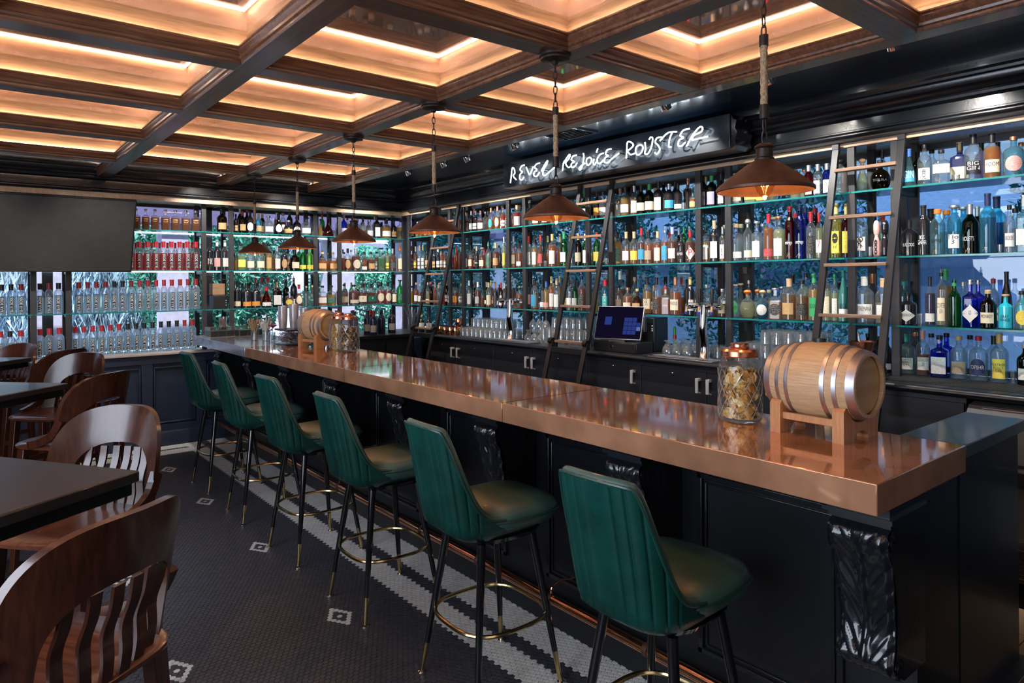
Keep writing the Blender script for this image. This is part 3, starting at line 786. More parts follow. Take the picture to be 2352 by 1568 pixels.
def chair():
    t = thing('wooden_chair', '', 'chair', (0, 0, 0), 0)
    SW = .245
    def m3(s, z, dx=0):
        return (-.205+.115*(s/SW)**2-.20*(z-.76)*(1 if z > .76 else .2)-dx, s, z)
    def outer(u):
        if u < .22: return (-SW*(.94+.06*u/.22), .70+.14*u/.22)
        if u > .78: return (SW*(.94+.06*(1-u)/.22), .70+.14*(1-u)/.22)
        a = PI*(1-(u-.22)/.56); n = 2/3.3
        c, s = math.cos(a), math.sin(a); return (SW*abs(c)**n*(1 if c > 0 else -1), .84+.300*abs(s)**n)
    def inner(u):
        if u < .22: return (-.172, .70+.14*u/.22)
        if u > .78: return (.172, .70+.14*(1-u)/.22)
        a = PI*(1-(u-.22)/.56); n = 2/2.7
        c, s = math.cos(a), math.sin(a); return (.172*abs(c)**n*(1 if c > 0 else -1), .84+.152*abs(s)**n)
    def fn(u, v):
        (a, b), (c, d) = outer(u), inner(u)
        th = .026; v4 = v*4
        if v4 <= 1: k, dx = v4, 0
        elif v4 <= 2: k, dx = 1, (v4-1)*th
        elif v4 <= 3: k, dx = 1-(v4-2), th
        else: k, dx = 0, th*(4-v4)
        return m3(a+(c-a)*k, b+(d-b)*k, dx)
    mb = MB(); mb.grid(fn, 72, 16)
    bk = mb.obj('back_frame', M_mahog, t, smooth=45)
    for i in range(6):
        s = -.128+i*.0512
        pts = [Vector(m3(s*(.92 if z < .8 else 1), z, .010)) for z in (.745, .80, .86, .92, .975)]
        pts[2].x += .012
        pts = catmull(pts, 4); q = MB()
        for pi_, p in enumerate(pts):
            for dy, dx in ((-.015, -.005), (.015, -.005), (.015, .005), (-.015, .005)): q.v.append((p.x+dx, p.y+dy, p.z))
            if pi_:
                k0 = (pi_-1)*4
                for e in range(4): q.face([k0+e, k0+(e+1) % 4, k0+4+(e+1) % 4, k0+4+e])
        q.face([0, 1, 2, 3]); q.face([len(q.v)-4+e for e in range(4)])
        q.obj('slat', M_mahog, t, smooth=50)
    st = MB().lathe([(0, .715), (.185, .715), (.222, .728), (.226, .742), (.214, .752), (.12, .744), (0, .741)], (.005, 0, 0), 36, square=.4).obj('seat', M_mahog_seat, t, smooth=50)
    for s in (-1, 1):
        pts = catmull([(-.15, s*.232, .90), (-.10, s*.234, .82), (-.02, s*.228, .775), (.07, s*.220, .752)], 4)
        q = MB()
        for a, b in zip(pts, pts[1:]): q.bar(a, b, .042, .026, up=(0, 1, 0))
        q.obj('side_bracket', M_mahog, t, smooth=50)
    for sx in (-1, 1):
        for sy in (-1, 1):
            MB().bar((sx*.165, sy*.165, .716), (sx*.205, sy*.200, 0), .044, .044, taper=.7).obj('leg', M_mahog, t, bevel=.003)
    for z, k in ((.26, .19), (.42, .183)):
        for a, b in (((-k, -k), (k, -k)), ((k, -k), (k, k)), ((k, k), (-k, k)), ((-k, k), (-k, -k))):
            if z > .3 and a[0] == b[0]: continue
            MB().bar((*a, z), (*b, z), .018, .034).obj('stretcher', M_mahog, t)
    MB().bar((.200, -.17, .27), (.200, .17, .27), .004, .036).obj('foot_plate', M_brass, t)
    return t
CH = [((.275, 1.80), 124, 'nearest mahogany slat-back chair, its back filling the lower left corner'),
      ((.50, 3.21), 222, 'mahogany slat-back chair behind the nearest table, facing left'),
      ((.655, 4.58), 130, 'dark mahogany chair seen from behind, drawn up to the middle table'),
      ((.70, 5.90), 219, 'mahogany chair beyond the middle table, its back lit by the window'),
      ((.66, 6.42), 128, 'mahogany chair seen from behind, drawn up to the farthest table'),
      ((.40, 7.22), 215, 'farthest mahogany chair, against the window sill')]
ch0 = chair()
for i, (bc, f, lb) in enumerate(CH):
    loc = (bc[0]+.215*math.cos(R(f)), bc[1]+.215*math.sin(R(f)), 0)
    if i == 0: ch0.location = loc; ch0.rotation_euler.z = R(f); ch0['label'] = lb; ch0['group'] = 'mahogany chairs at the high tables'
    else: dup(ch0, loc, R(f), lb)

# ================================================================== PENDANT LAMPS
def pendant():
    t = thing('pendant_lamp', '', 'pendant lamp', (0, 0, 2.68))
    def Z(z): return z-2.68
    MB().lathe([(0, 0), (.074, 0), (.074, -.010), (.066, -.016), (.066, -.024), (.020, -.032), (.012, -.045), (0, -.045)], (0, 0, 0), 28).obj('canopy', M_iron, t)
    def chain(z0, z1, nm):
        q = MB(); n = max(2, int(round((z0-z1)/.034))); s = (z0-z1)/n
        for i in range(n):
            c = z0-s*(i+.5); pts = []
            for k in range(14):
                a = 2*PI*k/14; x = .0085*math.cos(a); z = (s*.62)*math.sin(a)
                pts.append((x if i % 2 == 0 else 0, 0 if i % 2 == 0 else x, Z(c)+z))
            q.tube(pts, .0026, 5, closed=True)
        q.obj(nm, M_iron, t)
    chain(2.638, 2.435, 'chain'); chain(2.172, 2.088, 'chain')
    MB().lathe([(.0, Z(2.44)), (.0145, Z(2.44)), (.0145, Z(2.405)), (.0, Z(2.405))], (0, 0, 0), 16).obj('ferrule', M_iron, t)
    MB().lathe([(.0, Z(2.215)), (.0145, Z(2.215)), (.0145, Z(2.170)), (.0, Z(2.170))], (0, 0, 0), 16).obj('ferrule', M_iron, t)
    rp = MB()
    rp.lathe([(.0115, Z(2.41)-i*.0098+0) for i in range(21)], (0, 0, 0), 14, flute=lambda a, h: 1+.10*math.sin(3*a+h*190))
    rp.obj('rope', M_rope, t)
    cap = MB().lathe([(0, Z(2.092)), (.016, Z(2.090)), (.030, Z(2.082)), (.032, Z(2.076)), (.026, Z(2.072)), (.027, Z(2.045)), (.031, Z(2.041)), (.031, Z(2.036)), (.0, Z(2.036))], (0, 0, 0), 24).obj('socket_cap', M_iron, t)
    sh = MB()
    sh.lathe([(.024, Z(2.040)), (.060, Z(2.018)), (.108, Z(1.983)), (.146, Z(1.951)), (.1525, Z(1.944)), (.1525, Z(1.936)), (.148, Z(1.934))], (0, 0, 0), 48)
    sh.v[:0] = []
    so = sh.obj('lamp_shade', M_rust, t, smooth=40)
    so.data.polygons.foreach_set('use_smooth', [True]*len(so.data.polygons))
    MB().lathe([(.023, Z(2.036)), (.058, Z(2.014)), (.106, Z(1.979)), (.144, Z(1.947)), (.149, Z(1.935))], (0, 0, 0), 48).obj('reflector', M_shade_in, so, smooth=40)
    b = MB().lathe([(.012, Z(2.037)), (.013, Z(2.012)), (.022, Z(1.992)), (.030, Z(1.969)), (.031, Z(1.952)), (.024, Z(1.933)), (.010, Z(1.917)), (.003, Z(1.907)), (0, Z(1.906))], (0, 0, 0), 20).obj('bulb', M_bulbglass, t)
    q = MB()
    for k in range(7):
        a = 2*PI*k/7; q.tube([(.006*math.cos(a), .006*math.sin(a), Z(1.992)), (.011*math.cos(a), .011*math.sin(a), Z(1.952))], .0011, 4)
    q.obj('filament', M_fil, b)
    MB().lathe([(0, Z(2.036)), (.015, Z(2.036)), (.015, Z(1.985)), (0, Z(1.985))], (0, 0, 0), 14).obj('lamp_holder', M_iron, t)
    return t
PL = [((2.03, 1.20), 'nearest pendant lamp, a wide rust-brown cone on a rope'), ((2.12, 2.29), 'rust-brown pendant lamp, second from the camera'),
      ((2.155, 3.37), 'rust-brown pendant lamp, third from the camera'), ((2.175, 4.45), 'rust-brown pendant lamp, third from the window wall'),
      ((2.20, 5.545), 'rust-brown pendant lamp, second from the window wall'), ((2.215, 6.645), 'smallest looking pendant lamp, closest to the window wall')]
p0 = pendant(); 
for i, ((x, y), lb) in enumerate(PL):
    if i == 0: p0.location = (x, y, 2.68); p0['label'] = lb; p0['group'] = 'pendant lamps over the bar'
    else: dup(p0, (x, y, 2.68), R(31*i), lb)
    add_light('pendant_bulb_light', 'POINT', (x, y, 1.932), 4.5, (1.0, 0.60, 0.32), 0.02)

# spot lamps in the soffit
def spot():
    t = thing('spot_lamp', '', 'spot lamp', (0, 0, 2.825))
    MB().lathe([(.036, 0), (.052, 0), (.052, -.006), (.036, -.006)], (0, 0, 0), 24).obj('trim_ring', M_black, t)
    g = MB().lathe([(0, .028), (.026, .026), (.034, .0), (.036, -.030), (.033, -.030), (.030, -.012), (0, -.008)], (0, 0, 0), 24)
    g.xf(Matrix.Translation((0, 0, -.008)) @ Matrix.Rotation(R(-38), 4, 'Y')); o = g.obj('gimbal_head', M_chrome, t)
    f = MB().lathe([(0, -.0125), (.024, -.0125), (.024, -.0115), (0, -.0115)], (0, 0, 0), 20); f.xf(Matrix.Translation((0, 0, -.008)) @ Matrix.Rotation(R(-38), 4, 'Y')); f.obj('lamp_face', M_spotem, o)
    return t
SP = [(3.60, 1.43), (3.66, 2.13), (3.67, 2.89), (3.72, 4.55), (3.74, 5.28), (3.74, 5.68), (3.72, 6.33)]
SL = ['chrome spot lamp at the top right, under the last ceiling beam', 'dark spot lamp behind the nearest pendant rope', 'black spot lamp above the right end of the neon sign',
      'spot lamp just above the left end of the neon sign', 'spot lamp, third from the room corner', 'spot lamp, second from the room corner', 'spot lamp closest to the room corner']
s0 = spot()
for i, ((x, y), lb) in enumerate(zip(SP, SL)):
    if i == 0: s0.location = (x, y, 2.825); s0['label'] = lb; s0['group'] = 'spot lamps over the back bar'
    else: dup(s0, (x, y, 2.825), 0, lb)
for y in (0.2, 1.43, 2.3, 3.1, 3.9, 4.65, 5.5, 6.33, 7.1):
    add_light('spot_or_fill_light', 'SPOT', (3.66, y, 2.80), 78.0, (1.0, 0.95, 0.88), 0.02, target=(4.55, y, 1.75), spot=R(88), blend=0.8)
for x in (2.0, 2.9, 3.8):
    add_light('spot_or_fill_light', 'SPOT', (x, 7.0, 2.80), 75.0, (1.0, 0.95, 0.9), 0.02, target=(x, 7.85, 1.7), spot=R(80), blend=0.8)  # added fill spots without fittings, brightening the bottles in the far windows
for x in (-.1, .9):
    add_light('spot_or_fill_light', 'SPOT', (x, 6.1, 2.66), 60.0, (1.0, 0.95, 0.9), 0.02, target=(x+.2, 7.8, 1.3), spot=R(70), blend=0.9)  # two more added fills, no lamps hang here; they light the clear bottle fronts
# air vent
v = thing('air_vent', 'dark slatted square air vent in the soffit above the neon sign', 'air vent', (3.73, 3.93, 2.822))
mb = MB()
for a in ((-.19, .19, -.19, -.165), (-.19, .19, .165, .19), (-.19, -.165, -.165, .165), (.165, .19, -.165, .165)): mb.box(a[0], a[1], a[2], a[3], -.010, .002)
mb.obj('frame', M_soffit, v)
for k in range(9): MB().bar((-.16+k*.04, -.165, -.004), (-.16+k*.04, .165, -.004), .004, .022).obj('slat', M_steel, v)

# neon sign
sg = thing('neon_sign', 'long black board with white neon script reading REVEL REJOICE ROISTER', 'sign', (4.10, 2.68, 2.545))
MB().box(0, .20, 0, 2.49, 0, .240).obj('board', M_duct, sg, bevel=.003)
MB().prism([(-.0, 0), (-.0, .24), (-.02, .20), (-.045, .19), (-.03, .14), (-.05, .11), (-.03, .06), (-.04, .02)][::-1], .01, .2, axis='X').xf(Matrix.Translation((0, 0, 0))).obj('end_moulding', M_black, sg)
NEON = [[(4.994,2.573),(4.981,2.632),(4.965,2.708),(4.937,2.697),(4.928,2.659),(4.95,2.633),(4.908,2.594)],[(4.787,2.713),(4.828,2.709),(4.851,2.678),(4.818,2.655),(4.851,2.635),(4.856,2.597),(4.829,2.58),(4.797,2.604)],[(4.762,2.69),(4.74,2.65),(4.719,2.617),(4.69,2.643),(4.665,2.682)],[(4.575,2.702),(4.618,2.699),(4.646,2.675),(4.615,2.647),(4.651,2.629),(4.654,2.601),(4.619,2.59),(4.58,2.62)],[(4.555,2.626),(4.513,2.675),(4.472,2.708),(4.483,2.68),(4.52,2.64),(4.535,2.6),(4.507,2.583),(4.459,2.602),(4.378,2.639)],[(4.28,2.595),(4.273,2.638),(4.257,2.676)],[(4.273,2.652),(4.208,2.713),(4.187,2.717),(4.202,2.686),(4.241,2.656),(4.209,2.615),(4.175,2.621)],[(4.108,2.703),(4.152,2.701),(4.171,2.673),(4.137,2.655),(4.171,2.638),(4.165,2.61),(4.134,2.611),(4.102,2.637)],[(4.028,2.708),(4.023,2.677),(4.035,2.619),(4.06,2.579),(4.075,2.577),(4.07,2.598),(4.011,2.623)],[(3.951,2.663),(3.987,2.655),(3.993,2.622),(3.975,2.602),(3.945,2.615),(3.933,2.643),(3.951,2.663)],[(3.904,2.643),(3.916,2.611),(3.899,2.596),(3.879,2.616)],[(3.862,2.722),(3.871,2.706),(3.878,2.692)],[(3.8,2.674),(3.84,2.668),(3.869,2.638),(3.864,2.604),(3.835,2.598),(3.8,2.62)],[(3.715,2.695),(3.76,2.693),(3.777,2.663),(3.747,2.646),(3.783,2.634),(3.789,2.602),(3.755,2.591),(3.711,2.616),(3.634,2.649)],[(3.559,2.598),(3.553,2.666),(3.545,2.721),(3.505,2.712),(3.488,2.686),(3.527,2.661),(3.546,2.656),(3.517,2.622),(3.475,2.624)],[(3.433,2.679),(3.459,2.667),(3.464,2.628),(3.439,2.607),(3.403,2.627),(3.393,2.661),(3.413,2.679),(3.433,2.679)],[(3.372,2.693),(3.368,2.645),(3.373,2.608),(3.343,2.604),(3.313,2.644),(3.298,2.704),(3.314,2.722),(3.332,2.708)],[(3.217,2.706),(3.259,2.705),(3.274,2.677),(3.247,2.649),(3.233,2.616),(3.258,2.588),(3.279,2.6)],[(3.23,2.681),(3.158,2.726),(3.079,2.722)],[(3.121,2.72),(3.143,2.678),(3.15,2.628),(3.129,2.619)],[(2.967,2.723),(3.02,2.721),(3.048,2.689),(3.019,2.669),(3.057,2.656),(3.067,2.622),(3.039,2.611),(3.003,2.633)],[(2.994,2.602),(2.95,2.661),(2.906,2.704),(2.875,2.721),(2.857,2.707),(2.871,2.684),(2.932,2.669),(2.945,2.64),(2.915,2.64),(2.816,2.642)]]
nb = MB()
for s in NEON:
    nb.tube(catmull([(-.06, y-2.68, z-2.545) for y, z in s], 6), .0052, 7)
nb.obj('neon_tube', M_neon, sg, smooth=60)
q = MB()
for s in NEON:
    for (y, z) in s[::4]: q.tube([(-.056, y-2.68, z-2.545), (-.001, y-2.68, z-2.545)], .0035, 5)
q.obj('tube_support', M_plastic, sg)

# television
tv = thing('television', 'large black wall television tilted down over the left windows', 'television', (0.67, 7.40, 2.14))
def tvbox(mb, x0, x1, z0, z1, y0, y1): mb.box(x0, x1, y0, y1, z0, z1); return mb
T = Matrix.Rotation(R(22.5), 4, 'X')
def tvo(mb, n, m, **k): mb.xf(T); return mb.obj(n, m, tv, **k)
tvo(tvbox(MB(), -.62, .62, -.35, .35, -.115, -.09), 'screen', M_screen)
mb = MB()
for a in ((-.63, .63, .345, .357), (-.63, .63, -.362, -.345), (-.63, -.618, -.35, .35), (.618, .63, -.35, .35)): tvbox(mb, *a, -.120, -.085)
tvo(mb, 'bezel', M_plastic, bevel=.002)
tvo(tvbox(MB(), -.56, .56, -.30, .30, -.09, -.055), 'housing', M_plastic)
MB().bar((0, -.07, 0), (0, .20, .05), .08, .06).obj('bracket', M_steel, tv)

# ================================================================== SHELVING
SZ = (1.37, 1.785, 2.20)
def shelving(name, label, axis, posts, f, b, z0, bays):
    t = thing(name, label, 'shelving', (0, 0, 0))
    def bx(a0, a1, d0, d1, c0, c1): 
        return MB().box(a0, a1, d0, d1, c0, c1) if axis == 'X' else MB().box(d0, d1, a0, a1, c0, c1)
    for p in posts:
        w = .024
        bx(p-w, p+w, f, f+.03, z0, 2.498).obj('post', M_postw, t, bevel=.002)
        bx(p-w, p+w, b-.03, b, z0, 2.498).obj('post', M_steel, t, bevel=.002)
        for z in SZ: bx(p-.012, p+.012, f+.03, b-.03, z-.040, z-.012).obj('bracket', M_steel, t)
    for a0, a1 in bays:
        for z in SZ:
            s = bx(a0, a1, f-.004, b-.002, z-.011, z); 
            s.m = [0, 0, 1, 1, 1, 1]
            me = s.mesh('glass_shelf', [M_shelf, M_shelfedge], smooth=0)
            o = bpy.data.objects.new('glass_shelf', me); C.objects.link(o); o.parent = t
    return t
LP = [-1.55, -1.28, -.42, .54, .815, 2.03, 2.31, 3.27, 3.57, 4.46]
shelving('window_shelving', 'black steel and glass shelving filling the far windows', 'X', LP, 7.685, 8.0, .95,
         [(a+.004, b-.004) for a, b in zip(LP, LP[1:])])
RP = [-.30, .58, .84, 1.74, 2.0, 2.89, 3.15, 4.05, 4.33, 5.215, 5.475, 6.28, 6.55, 7.47]
shelving('back_bar_shelving', 'black steel and glass shelving behind the bar', 'Y', RP, 4.385, 4.70, 1.062,
         [(a+.004, b-.004) for a, b in zip(RP, RP[1:])])
for z in (.968,)+SZ:      # cool led tape fixed under the rear edge of the window shelves
    tag(MB().box(-1.5, 4.4, 8.004, 8.014, z-.016, z-.012).obj('led_tape', M_coldled), 'cool white light tape along the back of the window sill' if z < 1 else 'cool white light tape under the %s glass window shelf' % ('lowest' if z < 1.5 else 'middle' if z < 2 else 'top'), 'light strip')

# ================================================================== BOTTLES
PROF = {
 'w': [(0,0),(.92,0),(1,.012),(1,.60),(.97,.65),(.80,.70),(.52,.745),(.37,.79),(.33,.86),(.32,.955),(.36,.96),(.36,.985),(0,.985)],
 'V': [(0,0),(.92,0),(1,.012),(1,.64),(.95,.70),(.75,.75),(.5,.785),(.43,.81),(.43,.955),(.46,.96),(.46,.985),(0,.985)],
 'b': [(0,0),(.9,0),(1,.02),(1,.57),(.97,.63),(.82,.685),(.55,.73),(.38,.765),(.32,.81),(.31,.955),(.35,.96),(.35,.985),(0,.985)],
 't': [(0,0),(.9,0),(1,.015),(1,.64),(.95,.70),(.7,.765),(.46,.81),(.40,.86),(.40,.955),(.44,.96),(.44,.985),(0,.985)],
 'q': [(0,0),(.9,0),(1,.025),(1,.55),(.96,.63),(.75,.70),(.40,.735),(.30,.76),(.29,.95),(.33,.955),(.33,.985),(0,.985)],
 's': [(0,0),(.94,0),(1,.015),(1,.60),(.96,.645),(.60,.685),(.34,.71),(.30,.75),(.30,.95),(.34,.955),(.34,.985),(0,.985)],
 'c': [(0,0),(.9,0),(1,.03),(1,.15),(.92,.30),(.72,.46),(.48,.60),(.33,.72),(.29,.82),(.29,.955),(.32,.96),(.32,.985),(0,.985)],
 'j': [(0,0),(.55,0),(.72,.03),(.93,.16),(1,.32),(.95,.46),(.78,.58),(.48,.66),(.27,.70),(.24,.76),(.24,.95),(.28,.955),(.28,.985),(0,.985)],
 'd': [(0,0),(.8,0),(.95,.02),(1,.10),(.9,.24),(.62,.38),(.36,.50),(.26,.62),(.24,.80),(.27,.82),(.24,.84),(.24,.955),(.27,.985),(0,.985)],
 'm': [(0,0),(.92,0),(1,.015),(1,.42),(.94,.52),(.76,.63),(.52,.73),(.36,.82),(.32,.90),(.36,.915),(.36,.985),(0,.985)],
 'i': [(0,0),(.85,0),(.95,.05),(1,.25),(.9,.42),(.72,.50),(.55,.54),(.55,.60),(.8,.64),(.95,.74),(.95,.88),(.7,.97),(.3,1),(0,1)],
 'u': [(0,0),(.78,0),(.80,.03),(1,1),(.94,1),(.75,.16),(0,.14)],
}
SQ = {'s': .75}
NECK = {'V': .50, 'w': .34, 'b': .33, 't': .42, 'q': .31, 's': .32, 'c': .31, 'j': .26, 'd': .26, 'm': .36, 'i': .3}
SEG = 18
DUMMY = M_white
UM = {}
def unit(key, fn):
    if key not in UM: UM[key] = fn()
    return UM[key]
def body_mesh(s): return MB().lathe(PROF[s], seg=20 if s in SQ else SEG, square=SQ.get(s, 0)).mesh('bottle_glass', DUMMY, smooth=40)
def liq_mesh(s, fill):
    pr = [(r*.90, max(h, .022)) for r, h in PROF[s] if h < fill]
    pr = [(0, .022)] + [p for p in pr if p[0] > 0]
    r_end = pr[-1][0]
    pts = PROF[s]
    for (r0, h0), (r1, h1) in zip(pts, pts[1:]):
        if h0 <= fill < h1: r_end = (r0+(r1-r0)*(fill-h0)/(h1-h0))*.9
    pr += [(r_end, fill), (0, fill)]
    return MB().lathe(pr, seg=20 if s in SQ else SEG, square=SQ.get(s, 0)).mesh('liquid', DUMMY, smooth=40)
def label_mesh(s, z0, z1, arc, kind):
    """label patch standing 2% proud of the body; faces local +X"""
    mb = MB(); sq = SQ.get(s, 0); n = 10
    def rad(t, z):
        pr = PROF[s]; rr = 1.0
        for (r0, h0), (r1, h1) in zip(pr, pr[1:]):
            if h0 <= z <= h1 and h1 > h0: rr = r0+(r1-r0)*(z-h0)/(h1-h0); break
        k = 1.0
        if sq: e = 2+6*sq; k = (abs(math.cos(t))**e+abs(math.sin(t))**e)**(-1/e)
        return rr*k+.02
    if kind == 'rect':
        def fn(u, v):
            t = (u*2-1)*arc; z = z0+(z1-z0)*v; r = rad(t, z); return (r*math.cos(t), r*math.sin(t), z)
        mb.grid(fn, n, 3)
    else:
        zc, hz = (z0+z1)/2, (z1-z0)/2; N = 4 if kind == 'diamond' else 20
        def pt(k, f):
            a = 2*PI*k/N + (0 if N == 4 else 0); t = arc*math.cos(a)*f; z = zc+hz*math.sin(a)*f; r = rad(t, z); return (r*math.cos(t), r*math.sin(t), z)
        rings = [0.02, .35, .7, 1.0]; sub = 6 if N == 4 else 1
        M_ = N*sub
        def pp(i, f):
            if sub == 1: return pt(i, f)
            k = i//sub; w = (i % sub)/sub; a0, a1 = 2*PI*k/N, 2*PI*(k+1)/N
            t = arc*f*(math.cos(a0)*(1-w)+math.cos(a1)*w); z = zc+hz*f*(math.sin(a0)*(1-w)+math.sin(a1)*w); r = rad(t, z)
            return (r*math.cos(t), r*math.sin(t), z)
        for f in rings:
            for i in range(M_): mb.v.append(pp(i, f))
        for j in range(3):
            for i in range(M_): mb.face([j*M_+i, j*M_+(i+1) % M_, (j+1)*M_+(i+1) % M_, (j+1)*M_+i])
    return mb.mesh('label', DUMMY, smooth=60, fix=False)
LT = {'n': (.13, .41, .85, 'rect'), 't': (.09, .49, .72, 'rect'), 'h': (.30, .56, .95, 'rect'), 'd': (.10, .48, 1.05, 'diamond'), 'o': (.12, .50, .85, 'oval'),
      'b': (.08, .25, 1.0, 'rect'), 'v': (.08, .58, .40, 'rect'), 'T': (.30, .62, .9, 'rect')}
def cap_mesh(kind, n):
    if kind == 'k': return MB().lathe([(0,.80),(n*.9,.80),(n*.95,.86),(n*.8,.87),(n*1.5,.885),(n*1.9,.925),(n*1.7,.97),(n,1.0),(0,1.005)], seg=14).mesh('stopper', DUMMY, smooth=50)
    if kind == 'f': return MB().lathe([(0,.93),(n*1.0,.93),(n*1.05,.945),(n*1.7,.95),(n*1.75,.965),(n*1.7,1.0),(0,1.0)], seg=14).mesh('stopper', DUMMY, smooth=40)
    if kind == 'l': return MB().lathe([(n*1.08,.80),(n*1.1,.80),(n*1.1,.96),(n*1.2,.965),(n*1.2,1.0),(0,1.002)], seg=14).mesh('cap', DUMMY, smooth=40)
    if kind == 'p': return MB().lathe([(0,.86),(n*1.05,.86),(n*1.05,.92),(n*.6,.93),(n*.3,.95),(n*.22,1.04),(0,1.04)], seg=10).mesh('pourer', DUMMY, smooth=40)
    return MB().lathe([(0,.90),(n*1.18,.90),(n*1.2,.91),(n*1.2,.99),(n*1.1,1.0),(0,1.0)], seg=14).mesh('cap', DUMMY, smooth=40)
GL = {'c': ('clear', (.90, .93, .94), .18), 'g': ('green', (.08, .52, .18), .35), 'G': ('dark green', (.012, .07, .03), .4), 'k': ('black', (.012, .012, .014), .5),
      'z': ('olive brown', (.10, .06, .015), .4), 'B': ('blue', (.03, .16, .72), .4), 'a': ('pale blue', (.55, .85, .90), .3), 'A': ('aqua', (.28, .78, .85), .35),
      't': ('turquoise', (.02, .45, .58), .5), 'r': ('dark red', (.35, .015, .03), .4), 'p': ('pink', (.85, .45, .40), .5), 'o': ('amber glass', (.45, .14, .02), .4),
      'v': ('violet', (.30, .20, .62), .4), 'y': ('yellow', (.72, .66, .22), .4), 'l': ('lime green', (.45, .80, .25), .4), 'n': ('navy', (.02, .03, .10), .4),
      'm': ('teal', (.05, .2, .18), .4), 'T': ('teal green', (.03, .17, .16), .4), 'O': ('orange', (.75, .18, .02), .4)}
OPQ = set('kptTn')
GM = {}
for k, (nm, c, e) in GL.items():
    if k in OPQ: GM[k] = mat(nm.replace(' ', '_')+'_bottle', c, .12, 0, .1, 20, coat=.7)
    else: GM[k] = glass(nm.replace(' ', '_')+'_bottle_glass', c, {'c': .45}.get(k, e), .025, 1.55, haze={'c': .09, 'a': .12, 'A': .14, 'y': .3, 'l': .2, 'O': .3}.get(k, .05))
LQ = {'w': ('water clear', None), 'a': ('amber', (.80, .27, .03)), 'A': ('dark amber', (.40, .10, .015)), 'g': ('golden', (.85, .48, .06)), 'y': ('pale yellow', (.72, .72, .42)),
      'r': ('red', (.80, .05, .05)), 'R': ('rose', (.62, .22, .14)), 'v': ('violet', (.10, .02, .22)), 'b': ('blue', (.05, .40, .62)), 'G': ('green', (.03, .3, .08)),
      'o': ('orange', (.75, .25, .05)), 'O': ('orange amber', (.72, .24, .03)), 'd': ('golden', (.55, .28, .06)), 'k': ('dark', (.03, .012, .01)), 'l': ('pale green', (.55, .72, .45))}
QM = {}
TQ = {'a': (.93, .52, .13), 'A': (.66, .25, .06), 'g': (.97, .72, .25), 'd': (.80, .50, .18), 'r': (.85, .10, .08), 'y': (.93, .93, .70)}
for k, (nm, c) in LQ.items():
    QM[k] = liquid(nm.replace(' ', '_')+'_spirit_'+k.lower(), c, .36, TQ.get(k)) if c else liquid('clear_spirit', (.55, .66, .66), .14, (.90, .95, .96))
PC = {'w': ('white', (.80, .79, .76)), 'c': ('cream', (.78, .69, .50)), 'k': ('black', (.012, .012, .014)), 's': ('silver-grey', (.45, .46, .48)), 'n': ('navy', (.02, .03, .10)),
      't': ('teal', (.04, .42, .40)), 'y': ('yellow', (.80, .64, .10)), 'r': ('red', (.42, .02, .03)), 'o': ('orange', (.80, .32, .05)), 'g': ('green', (.04, .35, .12)),
      'G': ('dark green', (.01, .12, .07)), 'b': ('blue', (.05, .35, .58)), 'l': ('lavender', (.42, .38, .62)), 'p': ('pink', (.72, .36, .33)), 'd': ('tan', (.58, .36, .16)),
      'z': ('sepia', (.42, .34, .24)), 'O': ('orange', (.85, .22, .03)), 'T': ('teal green', (.03, .20, .18)), 'a': ('aqua', (.2, .6, .6))}
def label_mat(k, nm, c):
    m, nt, b = nodemat(nm.replace('-', '_')+'_paper_label')
    tc = nt.nodes.new('ShaderNodeTexCoord'); mp = nt.nodes.new('ShaderNodeMapping'); mp.inputs['Scale'].default_value = (1, 6, 24)
    nz = nt.nodes.new('ShaderNodeTexNoise'); nz.inputs['Scale'].default_value = 1.6; nz.inputs['Detail'].default_value = 2
    wv = nt.nodes.new('ShaderNodeTexWave'); wv.bands_direction = 'Z'; wv.inputs['Scale'].default_value = 1.1; wv.inputs['Distortion'].default_value = .4
    mp2 = nt.nodes.new('ShaderNodeMapping'); mp2.inputs['Scale'].default_value = (0, 0, 8)
    nt.links.new(tc.outputs['Generated'], mp.inputs[0]); nt.links.new(mp.outputs[0], nz.inputs[0])
    nt.links.new(tc.outputs['Generated'], mp2.inputs[0]); nt.links.new(mp2.outputs[0], wv.inputs[0])
    mu = nt.nodes.new('ShaderNodeMath'); mu.operation = 'MULTIPLY'; nt.links.new(nz.outputs[0], mu.inputs[0]); nt.links.new(wv.outputs[0], mu.inputs[1])
    gt = nt.nodes.new('ShaderNodeMath'); gt.operation = 'GREATER_THAN'; gt.inputs[1].default_value = .50; nt.links.new(mu.outputs[0], gt.inputs[0])
    mx = nt.nodes.new('ShaderNodeMix'); mx.data_type = 'RGBA'
    dark = sum(c) < .5
    mx.inputs[6].default_value = tuple(c)+(1,); mx.inputs[7].default_value = ((.5, .48, .42, 1) if dark else tuple(x*.25 for x in c)+(1,))
    nt.links.new(gt.outputs[0], mx.inputs[0]); nt.links.new(mx.outputs[2], b.inputs['Base Color']); b.inputs['Roughness'].default_value = .55
    return m
PM = {k: label_mat(k, nm, c) for k, (nm, c) in PC.items()}
PP = {k: mat(nm.replace('-', '_')+'_plain_label', c, .55, 0, .08, 30) for k, (nm, c) in PC.items()}
CCOL = dict(PC); CCOL.update({'y': ('yellow', (.66, .50, .18)), 'c': ('copper', (.62, .28, .16)), 'o': ('cork', (.62, .42, .24)), 'G': ('gold', (.7, .5, .15)), 's': ('silver', (.6, .6, .62)), 'b': ('blue', (.05, .16, .55))})
CM = {k: mat(nm.replace('-', '_')+'_cap', c, .38, .85 if k in 'cGs' else 0, .12, 60) for k, (nm, c) in CCOL.items()}
M_frost = glass('frosted_clear_bottle', (.84, .89, .96), .7, .05, haze=.30)
TXT = {}
